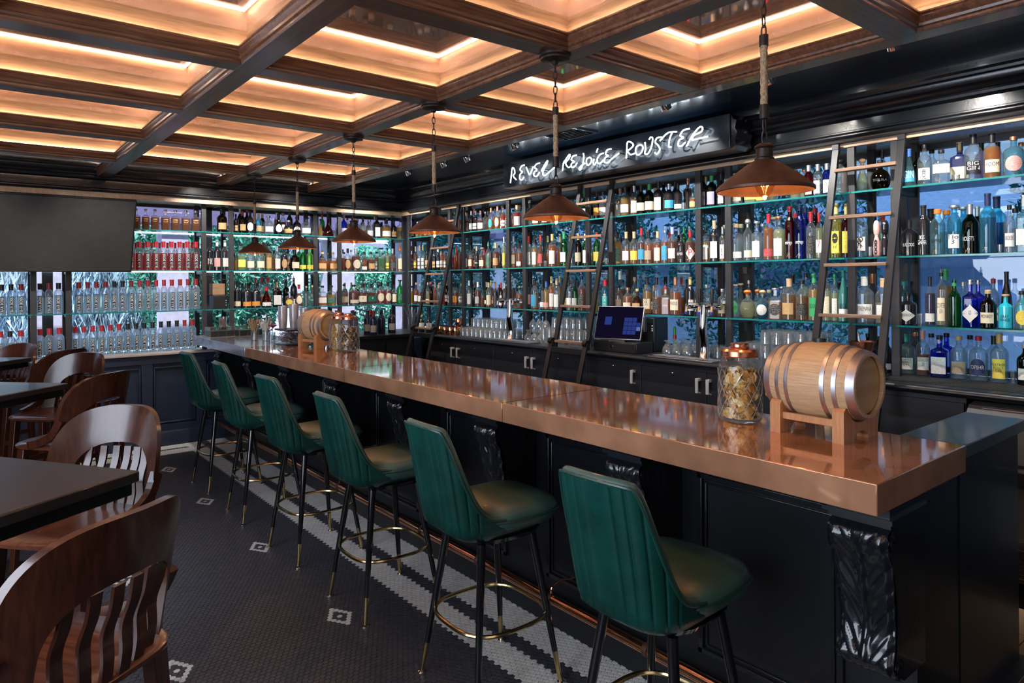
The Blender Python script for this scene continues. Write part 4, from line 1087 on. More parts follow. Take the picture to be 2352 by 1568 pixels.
def bent_text(s, zc, hz, wy, rot=False, rad=1.035, shear=0.0):
    """lettering wrapped round the unit bottle, facing +X; zc centre height, hz/wy half extents in unit space; aspect set by caller"""
    v, f = text_mesh(s, 1.0, line=.85)
    xs = [p[0] for p in v]; ys = [p[1] for p in v]
    cx, cy = (min(xs)+max(xs))/2, (min(ys)+max(ys))/2; sx, sy = max(1e-4, (max(xs)-min(xs))/2), max(1e-4, (max(ys)-min(ys))/2)
    mb = MB()
    for (x, y, z) in v:
        a, b = (x-cx)/sx, (y-cy)/sy
        if rot: a, b = -b, a
        t = a*wy; mb.v.append((rad*math.cos(t), rad*math.sin(t), zc+b*hz))
    for q in f: mb.face(q)
    return mb.mesh('lettering', DUMMY, smooth=0, fix=False)
def strokes(lines, zc, hz, wy, th=.05, rad=1.04):
    mb = MB()
    for ln in lines:
        for (x0, y0), (x1, y1) in zip(ln, ln[1:]):
            dx, dy = x1-x0, y1-y0; l = math.hypot(dx, dy) or 1; nx, ny = -dy/l*th, dx/l*th; k = len(mb.v)
            for px_, py_ in ((x0+nx, y0+ny), (x1+nx, y1+ny), (x1-nx, y1-ny), (x0-nx, y0-ny)):
                t = px_*wy; mb.v.append((rad*math.cos(t), rad*math.sin(t), zc+py_*hz))
            mb.face([k, k+1, k+2, k+3])
    return mb.mesh('printed_mark', DUMMY, smooth=0, fix=False)
def ringpts(cx, cy, rx, ry, n=14): return [(cx+rx*math.cos(2*PI*i/n), cy+ry*math.sin(2*PI*i/n)) for i in range(n+1)]
SPECIAL = {
 '@kanji1': lambda: strokes([[(0,1),(-.2,.75)], [(-.45,.7),(.45,.7),(.45,.1),(-.45,.1),(-.45,.7)], [(-.45,.4),(.45,.4)], [(-.6,-.1),(.5,-.1)], [(-.4,-.1),(-.4,-.5),(.4,-.5),(.4,-.1)], [(-.1,-.5),(-.4,-1)], [(.1,-.5),(.2,-.9),(.7,-.85)]], .27, .13, .42, .07),
 '@kanji2': lambda: strokes([[(0,.8),(.05,.4)], [(-.8,.2),(.8,.2)], [(-.2,-.1),(-.7,-.9)], [(.2,-.1),(.7,-.9)]], .42, .09, .5, .06),
 '@flower': lambda: strokes([ringpts(-.3,.4,.35,.35), ringpts(.3,.45,.35,.35), ringpts(0,.15,.3,.3), [(-.1,-.1),(-.3,-.9)], [(.1,-.1),(.3,-.9)], [(0,-.1),(.6,-.7)]], .30, .13, .7, .08),
 '@ooo': lambda: strokes([ringpts(0,.72,.7,.24), ringpts(0,.1,.7,.24), ringpts(0,-.55,.7,.24)], .25, .20, .55, .16, 1.05),
 '@oval': lambda: strokes([ringpts(0,.2,.75,.35), ringpts(0,.2,.45,.2), [(-.6,-.4),(.6,-.4)], [(-.4,-.6),(.4,-.6)]], .32, .20, .6, .13),
 '@gold': lambda: strokes([[(-.8,-1),(.8,-.2)], [(-.8,-.4),(.8,.4)], [(-.8,.2),(.8,1)], [(.8,-.8),(-.8,-.1)], [(.8,.2),(-.8,.9)]], .32, .24, .8, .09),
 '@amb': lambda: strokes([[(-.9,.5),(-.7,1),(-.5,.5),(-.3,1),(-.1,.5),(.1,1),(.3,.5),(.5,1),(.7,.5),(.9,1)], [(-.7,.1),(.7,.1)], [(-.6,-.2),(.6,-.2)], [(-.9,-.9),(.9,-.9)]], .42, .12, .75, .08),
}
def special(s):
    if s not in TXT:
        if s == '@BB': TXT[s] = bent_text('BAR BOSS', .33, .235, .30, rot=True)
        elif s in SPECIAL: TXT[s] = SPECIAL[s]()
        else: TXT[s] = bent_text(s.replace('/', '\n'), .31 if len(s) > 3 else .32, .09 if '/' in s else (.045 if len(s) > 3 else .10), .72 if len(s) > 2 else .35)
    return TXT[s]
def setmat(o, m):
    o.material_slots[0].link = 'OBJECT'; o.material_slots[0].material = m
def child(me, name, parent, m, rz=0.0):
    o = bpy.data.objects.new(name, me); C.objects.link(o); o.parent = parent; setmat(o, m)
    if rz: o.rotation_euler.z = rz
    return o
BAYN = {'R1': 'rightmost back bar bay', 'N1': 'narrow bay behind the nearest ladder', 'W1': 'wide bay behind the nearest pendant', 'N2': 'narrow bay beside the right beer tap',
        'W2': 'wide bay above the payment screen', 'N3': 'narrow bay behind the middle ladder', 'W3': 'wide bay behind the second pendant', 'N4': 'narrow bay above the left beer tap',
        'W4': 'bay right of the far ladder', 'N5': 'narrow bay behind the far ladder', 'W5': 'back bar bay next to the corner',
        'C1': 'window bay next to the corner', 'C2': 'narrow window bay above the far keg', 'D1': 'window bay behind the two farthest pendants', 'D2': 'narrow window bay with the napkins',
        'E1': 'window bay right of the television', 'E2': 'narrow window bay under the television', 'F1': 'leftmost window bay'}
ORD = ['first', 'second', 'third', 'fourth', 'fifth', 'sixth', 'seventh', 'eighth', 'ninth', 'tenth', 'eleventh', 'twelfth', 'thirteenth', 'fourteenth', 'fifteenth', 'sixteenth', 'seventeenth', 'eighteenth', 'nineteenth', 'twentieth']
SHN = {'R': ['counter', 'lowest shelf', 'middle shelf', 'top shelf'], 'L': ['sill', 'lowest shelf', 'middle shelf', 'top shelf']}
BOT = """R|3|R1|1.694,41,232,c,a,w,bn,bl,GIN;1.608,42,249,q,c,w,wn,kn,@kanji1;1.518,45,201,s,c,w,wh,kn,@kanji2;1.443,19,45,u,c,-,-,-;1.355,44,262,w,c,w,kn,kl,BIG/GIN;1.265,45,252,b,c,a,cn,kl,ROOM;1.165,51,219,q,a,w,po,cn;~1.697,30,232,w,G,-,-,kl;~1.617,32,234,b,c,w,-,kn;~1.467,44,253,s,n,-,cn,yl;~1.357,30,232,w,v,-,-,kl;~1.276,27,224,b,c,-,-,kl;~1.167,29,204,b,c,-,-,cn
R|2|R1|1.694,43,216,b,k,-,-,kl,BULLDOG;1.615,34,299,t,k,-,-,kl,BOLS/GENEVER;1.540,37,269,t,a,w,-,On,DAMRAK;1.453,35,284,t,A,-,wn,sf,No/3;1.374,42,283,w,G,-,-,sl,NOLET'S;1.288,41,336,w,A,b,-,nl;1.231,14,48,u,c,-,-,-;1.186,29,263,w,c,w,wn,kn,BROKERS;1.122,33,311,s,a,w,wn,sl;~1.624,35,287,t,k,-,-,kl;~1.539,34,272,t,a,w,-,On;~1.450,35,283,t,A,-,-,sf;~1.379,34,279,w,G,-,-,sl;~1.284,40,329,w,A,b,-,nl;~1.195,32,254,w,c,-,-,kn
R|1|R1|1.705,47,193,b,k,-,wd,kn,HENDRICK'S;1.634,22,68,u,c,-,-,-;1.582,28,289,b,c,v,wb,kl;1.522,29,337,b,c,y,ct,kp,COURTER/GIN;1.455,35,272,b,g,-,-,gp;1.375,42,270,s,B,w,wd,sn,CITADELLE;1.289,42,212,b,z,-,cn,on,MONKEY;1.207,37,189,q,t,-,-,of,GRAY/WHALE;1.132,34,208,b,c,w,yo,kn;~1.777,41,262,w,a,w,-,tn;~1.546,39,335,b,c,a,-,gl;~1.454,33,257,w,c,w,-,sn;~1.378,40,269,s,B,w,-,sn;~1.303,32,275,b,c,w,wn,rn;~1.239,30,315,m,k,-,-,kl;~1.164,41,195,q,t,-,-,of
R|0|R1|1.735,47,247,q,c,w,wn,tl,COPPER/WORKS/GIN;1.647,39,272,b,c,R,wn,pl,GLENDALOUGH/GIN;1.555,48,247,s,B,w,wt,kn;1.455,46,249,b,c,w,zn,on;1.355,52,254,q,c,w,no,rn,OPIHR;1.255,44,274,b,c,w,yt,yl,FEATHER/FOLLY/GIN;1.192,16,72,u,c,-,-,-;1.134,39,223,b,G,-,wn,on;~1.735,38,251,b,c,-,-,cn;~1.642,35,247,w,c,-,-,kn;~1.558,40,254,s,B,-,-,kn;~1.434,34,248,b,c,-,-,kn;~1.314,35,252,b,c,-,-,kl
R|3|N1|1.968,36,213,c,c,y,-,ok;1.859,62,190,j,z,-,-,kn,TEQUILA
R|2|N1|1.981,40,317,w,c,w,wn,bn,@flower;1.923,15,66,u,c,-,-,-;1.884,21,229,i,p,-,-,pk,@ooo;1.835,25,227,i,k,-,-,wk
R|1|N1|1.960,50,293,b,c,w,wn,wl,TEREMANA;1.847,38,282,w,c,y,wn,ol;~1.969,42,311,b,c,a,-,cl
R|0|N1|1.969,33,235,b,z,-,yn,kn;1.906,28,221,s,k,-,wn,kn;1.850,25,219,b,k,-,wb,kn
R|3|W1|2.865,32,212,b,c,w,cn,sn;2.755,41,190,s,c,y,yn,cn;2.665,37,175,b,c,g,yb,cn;2.320,28,218,t,r,-,wt,sl,AZUL/ETO;2.257,29,216,t,c,-,wt,sl,AZUL/ETO;2.195,29,213,t,B,-,wt,sl,AZUL/ETO;2.103,34,227,t,c,w,-,kk;~2.686,35,191,b,c,y,-,kn;~2.493,34,222,b,c,y,-,cf;~2.423,34,214,b,c,y,-,cf;~2.134,29,227,t,c,o,-,kk
R|2|W1|2.880,45,277,b,c,w,wb,on;2.783,31,305,w,c,w,cb,sk;2.709,41,283,q,c,w,wt,sf;2.617,34,328,w,c,O,rb,rl;2.538,38,306,b,c,y,wt,cf;2.457,32,368,t,r,-,-,rn,embrego;2.385,33,369,t,B,-,-,nn,embrego;2.308,32,318,w,c,w,kt,rl;2.251,24,309,w,c,y,wn,rl,2;2.201,23,318,w,c,y,cn,cl;2.137,34,360,w,y,-,yt,yl,@oval;2.072,29,351,w,r,-,yt,yl;~2.925,36,284,b,c,w,-,on;~2.745,32,270,b,c,w,-,sf;~2.651,38,317,w,c,y,-,of;~2.492,28,334,t,r,-,-,rn;~2.418,31,366,t,B,-,-,nn;~2.349,30,356,t,r,-,-,rn
R|1|W1|2.890,39,245,c,c,w,go,of,HORNITOS;2.789,57,203,j,c,y,-,Ok;2.668,50,203,j,a,b,wo,ok;2.570,46,218,s,c,g,ko,sf;2.466,41,284,w,c,d,dn,ol;2.372,37,273,w,c,d,kn,kn;2.290,32,317,w,c,g,gt,gl,CAZADOR;2.205,30,335,w,c,y,ct,cn;2.150,24,309,w,c,y,wt,gn;2.092,32,335,m,T,-,wb,Tl,BOZAL;~2.931,37,251,c,c,w,-,of;~2.865,26,274,b,c,w,-,sn;~2.792,45,208,j,c,y,-,Ok;~2.699,35,204,b,c,O,-,on;~2.597,41,226,s,c,g,-,sf;~2.514,34,310,w,c,-,-,kl;~2.418,31,323,w,c,y,-,kn
R|3|N2|3.161,27,256,w,k,-,wt,kl,AKAYA;3.087,35,243,w,G,-,lt,gl;3.003,26,250,w,k,-,wt,kl,AKAYA
R|2|N2|3.149,29,238,s,c,g,wt,kf;3.067,33,315,b,k,-,wt,ol;2.994,21,262,w,c,g,wt,sl,@kanji1
R|1|N2|3.140,34,241,s,c,w,wn,sn;3.001,31,210,q,c,A,zn,sn;~3.174,34,192,b,c,A,-,cn
R|3|W2|4.045,29,220,s,c,y,wt,kn;3.955,39,248,b,c,g,wn,kl;3.857,30,252,b,c,a,wt,sl;3.780,37,242,b,G,-,cn,kl;3.692,40,247,b,G,-,cn,gl;3.596,39,258,q,k,-,ct,kl;3.490,39,226,b,k,-,bn,sl;3.400,32,216,b,k,-,wb,kl;3.348,18,62,u,c,-,-,-;3.307,19,200,t,k,-,-,kn;3.263,22,150,s,c,a,dn,kn;~4.008,31,253,w,k,-,-,kl;~3.537,29,260,w,k,-,-,kl
R|2|W2|4.053,36,289,b,c,g,Gt,kl;3.948,32,282,b,c,a,wn,ol;3.860,32,278,b,c,a,yn,ol;3.779,29,301,b,c,A,bn,rl;3.705,31,269,b,c,a,zn,kl;3.609,30,265,b,c,O,ct,ol;3.533,28,291,w,c,O,bt,sp;3.459,32,291,b,c,A,wn,ll;3.373,31,229,b,k,-,kn,kn,SUPER;3.286,33,250,b,c,A,wd,rl,P;~3.830,26,300,w,c,a,-,sl;~3.759,30,275,b,c,O,-,kn;~3.501,23,294,w,G,-,-,ll;~3.452,23,307,w,g,-,-,gl;~3.397,23,297,w,g,-,-,sl
R|1|W2|4.042,34,236,b,c,-,zt,kn;3.937,36,217,b,c,a,cn,cn;3.830,41,207,j,o,-,dn,on;3.722,31,306,b,c,g,cn,kl,RR;3.621,34,302,b,c,a,kn,kl;3.532,32,227,s,c,a,-,rn,JAMES;3.432,38,301,b,c,a,cn,cl,PENDLE;3.289,29,302,b,k,-,wn,yl,7;~4.148,39,360,b,c,a,-,wl;~3.980,31,306,b,c,y,-,on;~3.642,33,307,b,c,a,-,kl;~3.481,25,300,b,c,a,-,rl;~3.427,20,285,b,k,-,-,kl
R|3|N3|4.296,27,251,b,k,-,on,kl;4.221,27,241,s,c,A,wn,kn
R|2|N3|4.300,29,299,b,g,-,yn,rl;4.241,23,218,b,k,-,wn,on;4.182,19,62,u,c,-,-,-
R|1|N3|4.325,26,236,b,y,-,-,nn;4.197,29,287,w,A,-,tt,rl,@BB
R|3|W3|5.225,29,263,s,c,w,-,wn;5.125,30,191,s,c,a,cn,cn;5.002,30,180,q,c,A,wn,kn;4.876,29,185,b,c,a,cn,kn;4.753,29,191,s,c,A,kn,kn;4.622,29,188,b,c,A,dn,on;4.529,26,202,b,c,w,wn,kn;4.450,26,264,w,g,-,wn,gl
R|2|W3|5.243,26,316,b,c,w,wt,rl;5.156,26,309,b,c,g,wt,kl;5.064,32,319,c,c,A,rn,rl;4.993,17,60,u,c,-,-,-;4.892,34,317,b,c,a,wt,yl;4.727,33,327,w,g,-,wn,gl;4.638,20,246,b,c,w,wn,kn;4.533,30,303,b,z,-,cn,yl;4.448,22,292,b,g,-,wt,wl;~5.110,29,316,b,c,a,-,yl;~4.931,28,309,b,c,a,-,yl;~4.795,25,304,b,c,a,-,Gl
R|1|W3|5.254,29,348,b,k,-,pn,kl;5.160,35,292,b,c,g,bt,kl;5.082,16,60,u,c,-,-,-;5.041,22,284,w,k,-,wb,kl;4.985,26,273,b,c,g,pb,bl;4.909,25,321,b,c,a,wt,yl;4.834,27,302,b,c,w,wt,ol;4.659,25,287,b,c,w,wn,kl;4.583,26,285,b,g,-,wn,kl;4.492,32,322,b,c,A,kt,kn;~4.941,24,327,b,c,a,-,yl
R|3|N4|5.426,38,229,b,c,r,wt,ol;~5.661,26,214,b,c,A,-,kn
R|2|N4|5.487,29,330,b,c,a,cn,sl;5.395,27,255,b,c,O,wb,kl
R|1|N4|5.399,31,210,q,c,a,Go,kn;~5.655,21,298,w,c,a,-,wl
R|3|W4|6.333,32,227,b,c,r,wt,ol;6.232,27,239,b,k,-,sn,sl;6.149,24,232,s,k,-,wn,wl;6.059,29,226,s,c,A,wn,pl;5.971,19,209,w,c,-,-,sn;5.869,26,240,b,c,a,to,ol;5.754,26,251,b,c,a,co,pl;5.657,21,221,b,c,r,wn,sl;~6.110,24,234,b,c,a,-,ol;~5.982,24,250,b,c,a,-,ol
R|2|W4|6.355,27,252,b,c,A,wt,cl;6.254,27,269,b,c,r,cn,kl;6.137,22,252,b,k,-,kt,ol;6.032,31,234,b,c,A,cn,of;5.921,28,289,q,c,w,Gn,gp;5.789,30,271,b,c,A,dn,yl;5.714,14,222,b,k,-,-,kn;5.647,18,331,w,c,y,yt,wl
R|1|W4|6.377,22,278,b,c,A,wt,kl;6.284,25,290,b,c,w,wt,wl;6.200,19,214,b,k,-,-,kn;6.118,29,270,b,c,A,sn,wl;6.029,17,210,b,c,O,-,kn;5.918,28,265,b,c,a,ct,ol;5.802,23,252,b,k,-,kt,cl;5.703,23,263,b,r,-,wt,rl;5.644,16,257,w,c,w,-,wl
R|3|N5|6.651,18,219,b,c,w,-,on;6.569,18,253,b,c,w,-,wn
R|2|N5|6.628,23,244,b,c,r,ln,kn;6.530,18,262,w,O,-,-,rl
R|1|N5|6.670,23,265,b,c,A,wn,kl;6.561,25,273,b,c,A,on,kl
R|3|W5|7.497,22,209,b,k,-,wn,kl;7.391,22,197,b,c,y,-,sn;7.298,22,195,b,c,g,-,sn;7.196,21,204,b,c,g,wn,yn;7.067,21,212,b,c,a,wn,kn;6.940,21,209,b,c,A,-,kn;6.836,21,218,b,c,a,cn,on
R|2|W5|7.534,22,321,b,c,A,wt,ol;7.439,22,307,b,c,A,yn,ol;7.345,22,315,b,c,w,wt,ol;7.262,22,318,b,c,w,wt,ol;7.171,21,310,w,k,-,dn,kl;7.082,21,233,b,k,-,-,wl;7.004,21,263,b,k,-,dn,kn;6.917,21,272,b,k,-,wn,wl;6.831,23,280,b,c,a,wn,kl;6.775,13,247,b,c,A,cn,kn
R|1|W5|7.540,22,227,b,c,g,-,kn;7.433,25,268,b,c,O,wn,on;7.340,22,250,b,c,A,wn,on;7.247,22,237,b,c,A,-,kn;7.157,24,267,b,c,y,cb,sn;7.077,21,276,b,r,-,-,rn;6.989,24,263,q,c,R,-,ol;6.903,26,261,q,c,w,-,ol;6.818,21,228,b,c,r,-,pn
L|3|C1|3.677,35,267,b,B,-,ln,sl;3.787,32,258,b,k,-,wn,kn;3.934,35,229,b,c,w,kn,kn;4.024,41,230,b,c,w,sn,sn;4.128,41,287,b,k,-,wt,kl;4.258,61,240,q,c,g,wn,kl;4.371,34,236,b,k,-,dn,kl;4.467,42,260,b,c,g,kn,kp;~3.781,27,250,b,c,g,-,rn;~3.917,33,242,b,c,w,-,sn
L|2|C1|3.663,21,267,b,c,A,-,kl;3.726,38,279,b,c,A,do,kl;3.837,54,281,q,c,A,co,sl;3.949,30,240,s,c,O,wb,kn;4.039,47,241,q,c,A,dn,kn;4.186,50,299,s,c,G,-,kf,@gold;4.273,25,301,b,c,y,yn,kn;4.349,39,292,b,c,A,kn,sl;4.457,37,339,w,c,a,ct,Ol
L|1|C1|3.677,43,256,s,c,A,zn,kn;3.804,59,248,b,c,A,cb,kn;3.922,49,261,s,c,A,cn,kl,KNOB;4.042,49,258,s,c,A,Gn,kl,KNOB;4.177,44,277,b,c,r,co,kl;4.276,39,279,b,c,r,co,kl;4.371,34,247,b,c,A,ct,kl;4.454,42,305,b,g,-,Gn,kf;~4.204,39,247,b,c,A,-,kl;~4.406,34,250,b,k,-,-,kl
L|3|C2|3.375,26,209,c,c,g,-,kn;3.474,62,268,d,r,-,-,kl
L|2|C2|3.399,44,225,s,c,a,dn,on;3.533,40,227,s,c,a,dn,on;~3.519,29,224,s,c,a,-,on
L|1|C2|3.396,47,240,s,c,a,wn,kn;3.507,47,243,s,c,g,Gn,kn;~3.399,26,254,b,c,w,-,kn
L|3|D1|2.393,22,212,b,k,-,dn,kl;2.464,41,243,b,z,-,dn,rl;2.549,43,249,b,k,-,wo,kl;2.641,32,227,b,A,-,dn,yl;2.754,52,214,q,c,w,wn,sn;2.870,48,241,c,G,-,wo,kl;2.987,58,172,j,k,-,dn,sn;3.202,57,216,q,c,w,wn,kf;~3.133,41,228,b,k,-,wo,kn
L|2|D1|2.385,18,193,b,c,g,-,gn;2.448,43,300,s,c,l,yn,kf;2.552,39,264,b,c,w,cn,kf;2.658,42,266,b,c,w,cn,kn;2.757,32,308,t,c,g,dt,kf;2.852,40,286,b,c,A,wt,sl;2.933,38,272,b,k,-,do,kl;3.057,51,249,q,z,-,cn,kl;3.157,36,277,w,g,-,yb,gl;3.242,34,279,w,l,-,yb,gl;~2.734,30,331,w,g,-,-,rl;~3.157,36,291,w,g,-,-,sl
L|1|D1|2.402,34,299,b,k,-,cb,kl;2.506,44,278,b,k,-,ob,kl;2.607,44,280,b,k,-,ob,kl;2.724,52,233,c,r,-,wb,rl;2.849,45,280,s,z,-,wt,ol;2.987,46,172,q,c,A,yo,sn;3.106,46,256,c,c,A,co,rl;3.196,36,237,b,c,w,-,sn;3.266,31,248,b,c,w,Gn,on;~2.496,32,276,b,k,-,-,kl;~2.573,32,278,b,k,-,-,kl;~2.642,32,339,w,c,w,pn,rl;~2.711,35,341,w,c,l,pn,rl;~2.786,38,343,w,c,l,pn,rl;~2.883,41,325,s,k,-,-,kl;~2.996,31,308,w,G,-,-,kl;~3.090,34,341,b,k,-,wb,kp
L|3|D2|2.245,45,257,b,z,-,dn,kl
L|2|D2|2.116,31,311,w,k,-,kn,kl,INK;2.193,33,332,w,k,-,pn,wl;2.275,31,334,w,c,k,wn,wl
L|3|E1|1.409,43,213,s,c,A,-,sn,@amb;1.496,41,214,s,c,A,-,sn,@amb;1.583,44,216,s,c,A,-,sn,@amb;1.680,47,218,s,c,A,-,sn,@amb;1.776,47,220,s,c,A,-,sn,@amb;1.878,48,222,s,c,A,-,sn,@amb;1.978,49,224,s,c,A,-,sn,@amb
L|2|E1|1.368,32,291,w,c,r,kv,rl,@BB;1.435,33,293,w,c,r,kv,rl,@BB;1.511,34,295,w,c,r,kv,rl,@BB;1.587,34,297,w,c,r,kv,rl,@BB;1.661,34,299,w,c,r,kv,rl,@BB;1.736,34,301,w,c,r,kv,rl,@BB;1.816,34,303,w,c,r,kv,rl,@BB;1.893,35,305,w,c,r,kv,rl,@BB;1.975,35,307,w,c,r,kv,rl,@BB;~1.425,27,288,w,c,r,-,rl;~1.497,27,290,w,c,r,-,rl;~1.575,27,292,w,c,r,-,rl;~1.649,28,293,w,c,r,-,rl;~1.725,28,295,w,c,r,-,rl;~1.801,28,297,w,c,r,-,rl;~1.883,28,299,w,c,r,-,rl;~1.966,28,302,w,c,r,-,rl
L|1|E1|0.908,36,296,w,c,w,kv,rl,@BB;0.984,35,298,w,c,w,kv,rl,@BB;1.057,36,300,w,c,w,kv,rl,@BB;1.135,37,302,w,c,w,kv,rl,@BB;1.211,35,304,w,c,w,kv,kl,@BB;1.284,36,307,w,c,w,kv,kl,@BB;1.361,36,309,w,c,w,kv,rl,@BB;1.436,36,311,w,c,w,kv,rl,@BB;1.512,37,313,w,c,w,kv,rl,@BB;1.589,36,315,w,c,w,kv,rl,@BB;1.663,35,317,w,c,w,kv,rl,@BB;1.738,38,319,w,c,w,kv,rl,@BB;1.818,37,322,w,c,w,kv,rl,@BB;1.894,37,324,w,c,w,kv,rl,@BB;1.972,39,326,w,c,w,kv,rl,@BB
L|0|E1|0.877,35,287,w,c,w,kv,rl,@BB;0.949,35,289,w,c,w,kv,rl,@BB;1.022,36,291,w,c,w,kv,rl,@BB;1.099,36,293,w,c,w,kv,rl,@BB;1.174,37,295,w,c,w,kv,rl,@BB;1.250,37,297,w,c,w,kv,rl,@BB;1.328,36,299,w,c,w,kv,kl,@BB;1.402,36,301,w,c,w,kv,kl,@BB;1.477,37,303,w,c,w,kv,kl,@BB;1.554,37,305,w,c,w,kv,kl,@BB;1.631,36,307,w,c,w,kv,kl,@BB;1.706,37,309,w,c,w,kv,kl,@BB;1.784,36,311,w,c,w,kv,kl,@BB;1.859,36,313,w,c,w,kv,rl,@BB;1.935,39,316,w,c,w,kv,rl,@BB
L|1|E2|0.597,35,287,w,c,w,kv,kl,@BB;0.669,35,289,w,c,w,kv,rl,@BB;0.745,37,291,w,c,w,kv,kl,@BB
L|0|E2|0.595,36,279,w,c,w,kv,rl,@BB;0.670,37,281,w,c,w,kv,rl,@BB;0.750,37,283,w,c,w,kv,rl,@BB
L|1|F1|0.308,34,279,w,c,w,kv,kl,@BB;0.379,35,281,w,c,w,kv,kl,@BB;0.454,36,283,w,c,w,kv,rl,@BB
L|0|F1|0.300,33,271,w,c,w,kv,rl,@BB;0.369,34,273,w,c,w,kv,kl,@BB;0.448,36,275,w,c,w,kv,rl,@BB"""
used_labels = {}
M_tealband = liquid('teal_tinted_spirit', (.42, .60, .62), .5, (.72, .90, .92))
def make_bottle(wall, z, pos, rear, r, h, code, label, group, depth=None, yaw=None):
    S_, G_, Q_, Lb, Cp, Tx = (code + ['']*6)[:6]
    if Tx == '@BB': S_ = 'V'
    Lb = Lb if Lb not in ('', '-') else ''; Cp = Cp if Cp not in ('', '-') else ''; Q_ = Q_ if Q_ not in ('', '-') else ''
    if wall == 'R':
        X = depth or (4.615 if rear else 4.475); loc = (X, pos, z)
        camang = math.atan2(-pos, -X)            # towards the camera
        base = PI; d = (camang - base + PI) % (2*PI) - PI
        ya = base + d*random.uniform(.35, .85) + random.uniform(-.12, .12)
    else:
        Y = depth or (7.92 if rear else 7.80); loc = (pos, Y, z)
        camang = math.atan2(-Y, -pos); base = -PI/2; d = (camang-base+PI) % (2*PI)-PI
        ya = base + d*random.uniform(.3, 1.0) + random.uniform(-.10, .10)
    if yaw is not None: ya = yaw
    nm = 'shot_glass' if S_ == 'u' else 'bottle'
    t = thing(nm, label, 'glass' if S_ == 'u' else 'bottle', loc, ya, group)
    r = r*1.16 if S_ in 'bwtV' else r*1.08
    if wall == 'R' and not rear: r = min(r, .057)
    t.scale = (r, r, h)
    if S_ == 'u':
        child(unit('u', lambda: body_mesh('u')), 'glass_body', t, M_clear); return t
    child(unit(('b', S_), lambda: body_mesh(S_)), 'glass_body', t, GM[G_] if not (Tx == '@BB' and Q_ == 'w') else M_frost)
    if Q_ and G_ not in OPQ:
        fill = random.choice((.46, .54, .60, .66, .70)) if Tx != '@BB' else (.60)
        if S_ in 'sj' and fill > .56: fill = .56
        if Tx == '@amb': fill = .6
        child(unit(('q', S_, fill), lambda: liq_mesh(S_, fill)), 'liquid', t, QM[Q_] if not (Tx == '@BB' and Q_ == 'w') else M_tealband)
    lo = None
    if Lb:
        z0, z1, arc, kd = LT.get(Lb[1:2] or 'n', LT['n'])
        lo = child(unit(('l', S_, Lb[1:2]), lambda: label_mesh(S_, z0, z1, arc, kd)), 'label', t, (PP if Tx else PM)[Lb[0]] if not (Lb[0] == 'k' and Tx == '@BB') else M_ink)
    if Cp:
        child(unit(('c', NECK[S_], Cp[1:2]), lambda: cap_mesh(Cp[1:2], NECK[S_])), 'cap', t, CM[Cp[0]])
    if Tx:
        me = special(Tx)
        dark = (not Lb and G_ in 'kGBrvzngAc') or (Lb and Lb[0] in 'knGrbt')
        m = M_white if dark else M_ink
        if Tx in ('@amb', '@gold'): m = M_goldink
        if Tx in ('7', '2', 'P'): m = M_redink
        if Tx == 'DAMRAK': m = M_ink
        child(me, 'lettering', lo or t, m)
    return t
def words(code):
    S_, G_, Q_, Lb, Cp, Tx = (code + ['']*6)[:6]
    if S_ == 'u': return 'small clear shot glass'
    col = GL[G_][0]
    if G_ == 'c' and Q_ not in ('', '-', 'w'): col = LQ[Q_][0]
    sh = {'V': '', 'w': '', 'b': '', 't': 'slim ', 'q': 'broad ', 's': 'square ', 'c': 'tapered ', 'j': 'round ', 'd': 'bell-shaped ', 'm': 'champagne-style ', 'i': 'sculpted '}[S_]
    s = f'{col} {sh}bottle'
    a = []
    if Lb and Lb != '-': a.append(PC[Lb[0]][0]+' label')
    if Cp and Cp != '-': a.append(CCOL[Cp[0]][0]+' cap')
    return s + (' with '+' and '.join(a) if a else '')
for line in BOT.strip().split('\n'):
    wall, sh, bay, ents = line.split('|'); sh = int(sh)
    z = ([1.063, 1.3705, 1.7855, 2.2005] if wall == 'R' else [.9485, 1.3705, 1.7855, 2.2005])[sh]
    cnt = {True: 0, False: 0}
    for e in ents.split(';'):
        rear = e.startswith('~'); p = e.lstrip('~').split(',')
        pos, r, h = float(p[0]), float(p[1])/1000, float(p[2])/1000; code = p[3:]
        i = cnt[rear]; cnt[rear] += 1
        for e2 in ents.split(';'):
            p2 = e2.lstrip('~').split(',')
            if e2 is e or e2.startswith('~') != rear: continue
            g_ = abs(float(p2[0])-pos); rs_ = (r+float(p2[1])/1000)*1.16
            if 0.02 < g_ < rs_: r = max(r*.72, r*(g_-.001)/rs_)
        code6 = code + ['']*(6-len(code))
        lb = f"{ORD[i]} in {'rear' if rear else 'front'} row, {SHN[wall][sh]}, {BAYN[bay]}: {words(code6)}"
        # keep within 16 words
        ww = lb.split()
        if len(ww) > 16:
            lb = f"{words(code6)}, {ORD[i]} from left, {'rear, ' if rear else ''}{SHN[wall][sh]}, {BAYN[bay]}"; ww = lb.split()
        if len(ww) > 16:
            w0 = words(code6).split(' with ')[0]
            lb = f"{w0}, {ORD[i]} from left, {'rear, ' if rear else ''}{SHN[wall][sh]}, {BAYN[bay]}"
        grp = 'clear vodka bottles in the window' if code6[5] == '@BB' and code6[1] == 'c' else 'red bottles in the window' if code6[2] == 'r' and wall == 'L' and bay == 'E1' else 'square amber bottles in the window' if code6[5] == '@amb' else 'spirit bottles on the back bar' if wall == 'R' else 'spirit bottles on the window shelves'
        dep = None
        if wall == 'R' and sh == 0: dep = 4.66 if rear else 4.54
        make_bottle(wall, z, pos, rear, r, h, code, lb, grp, dep)

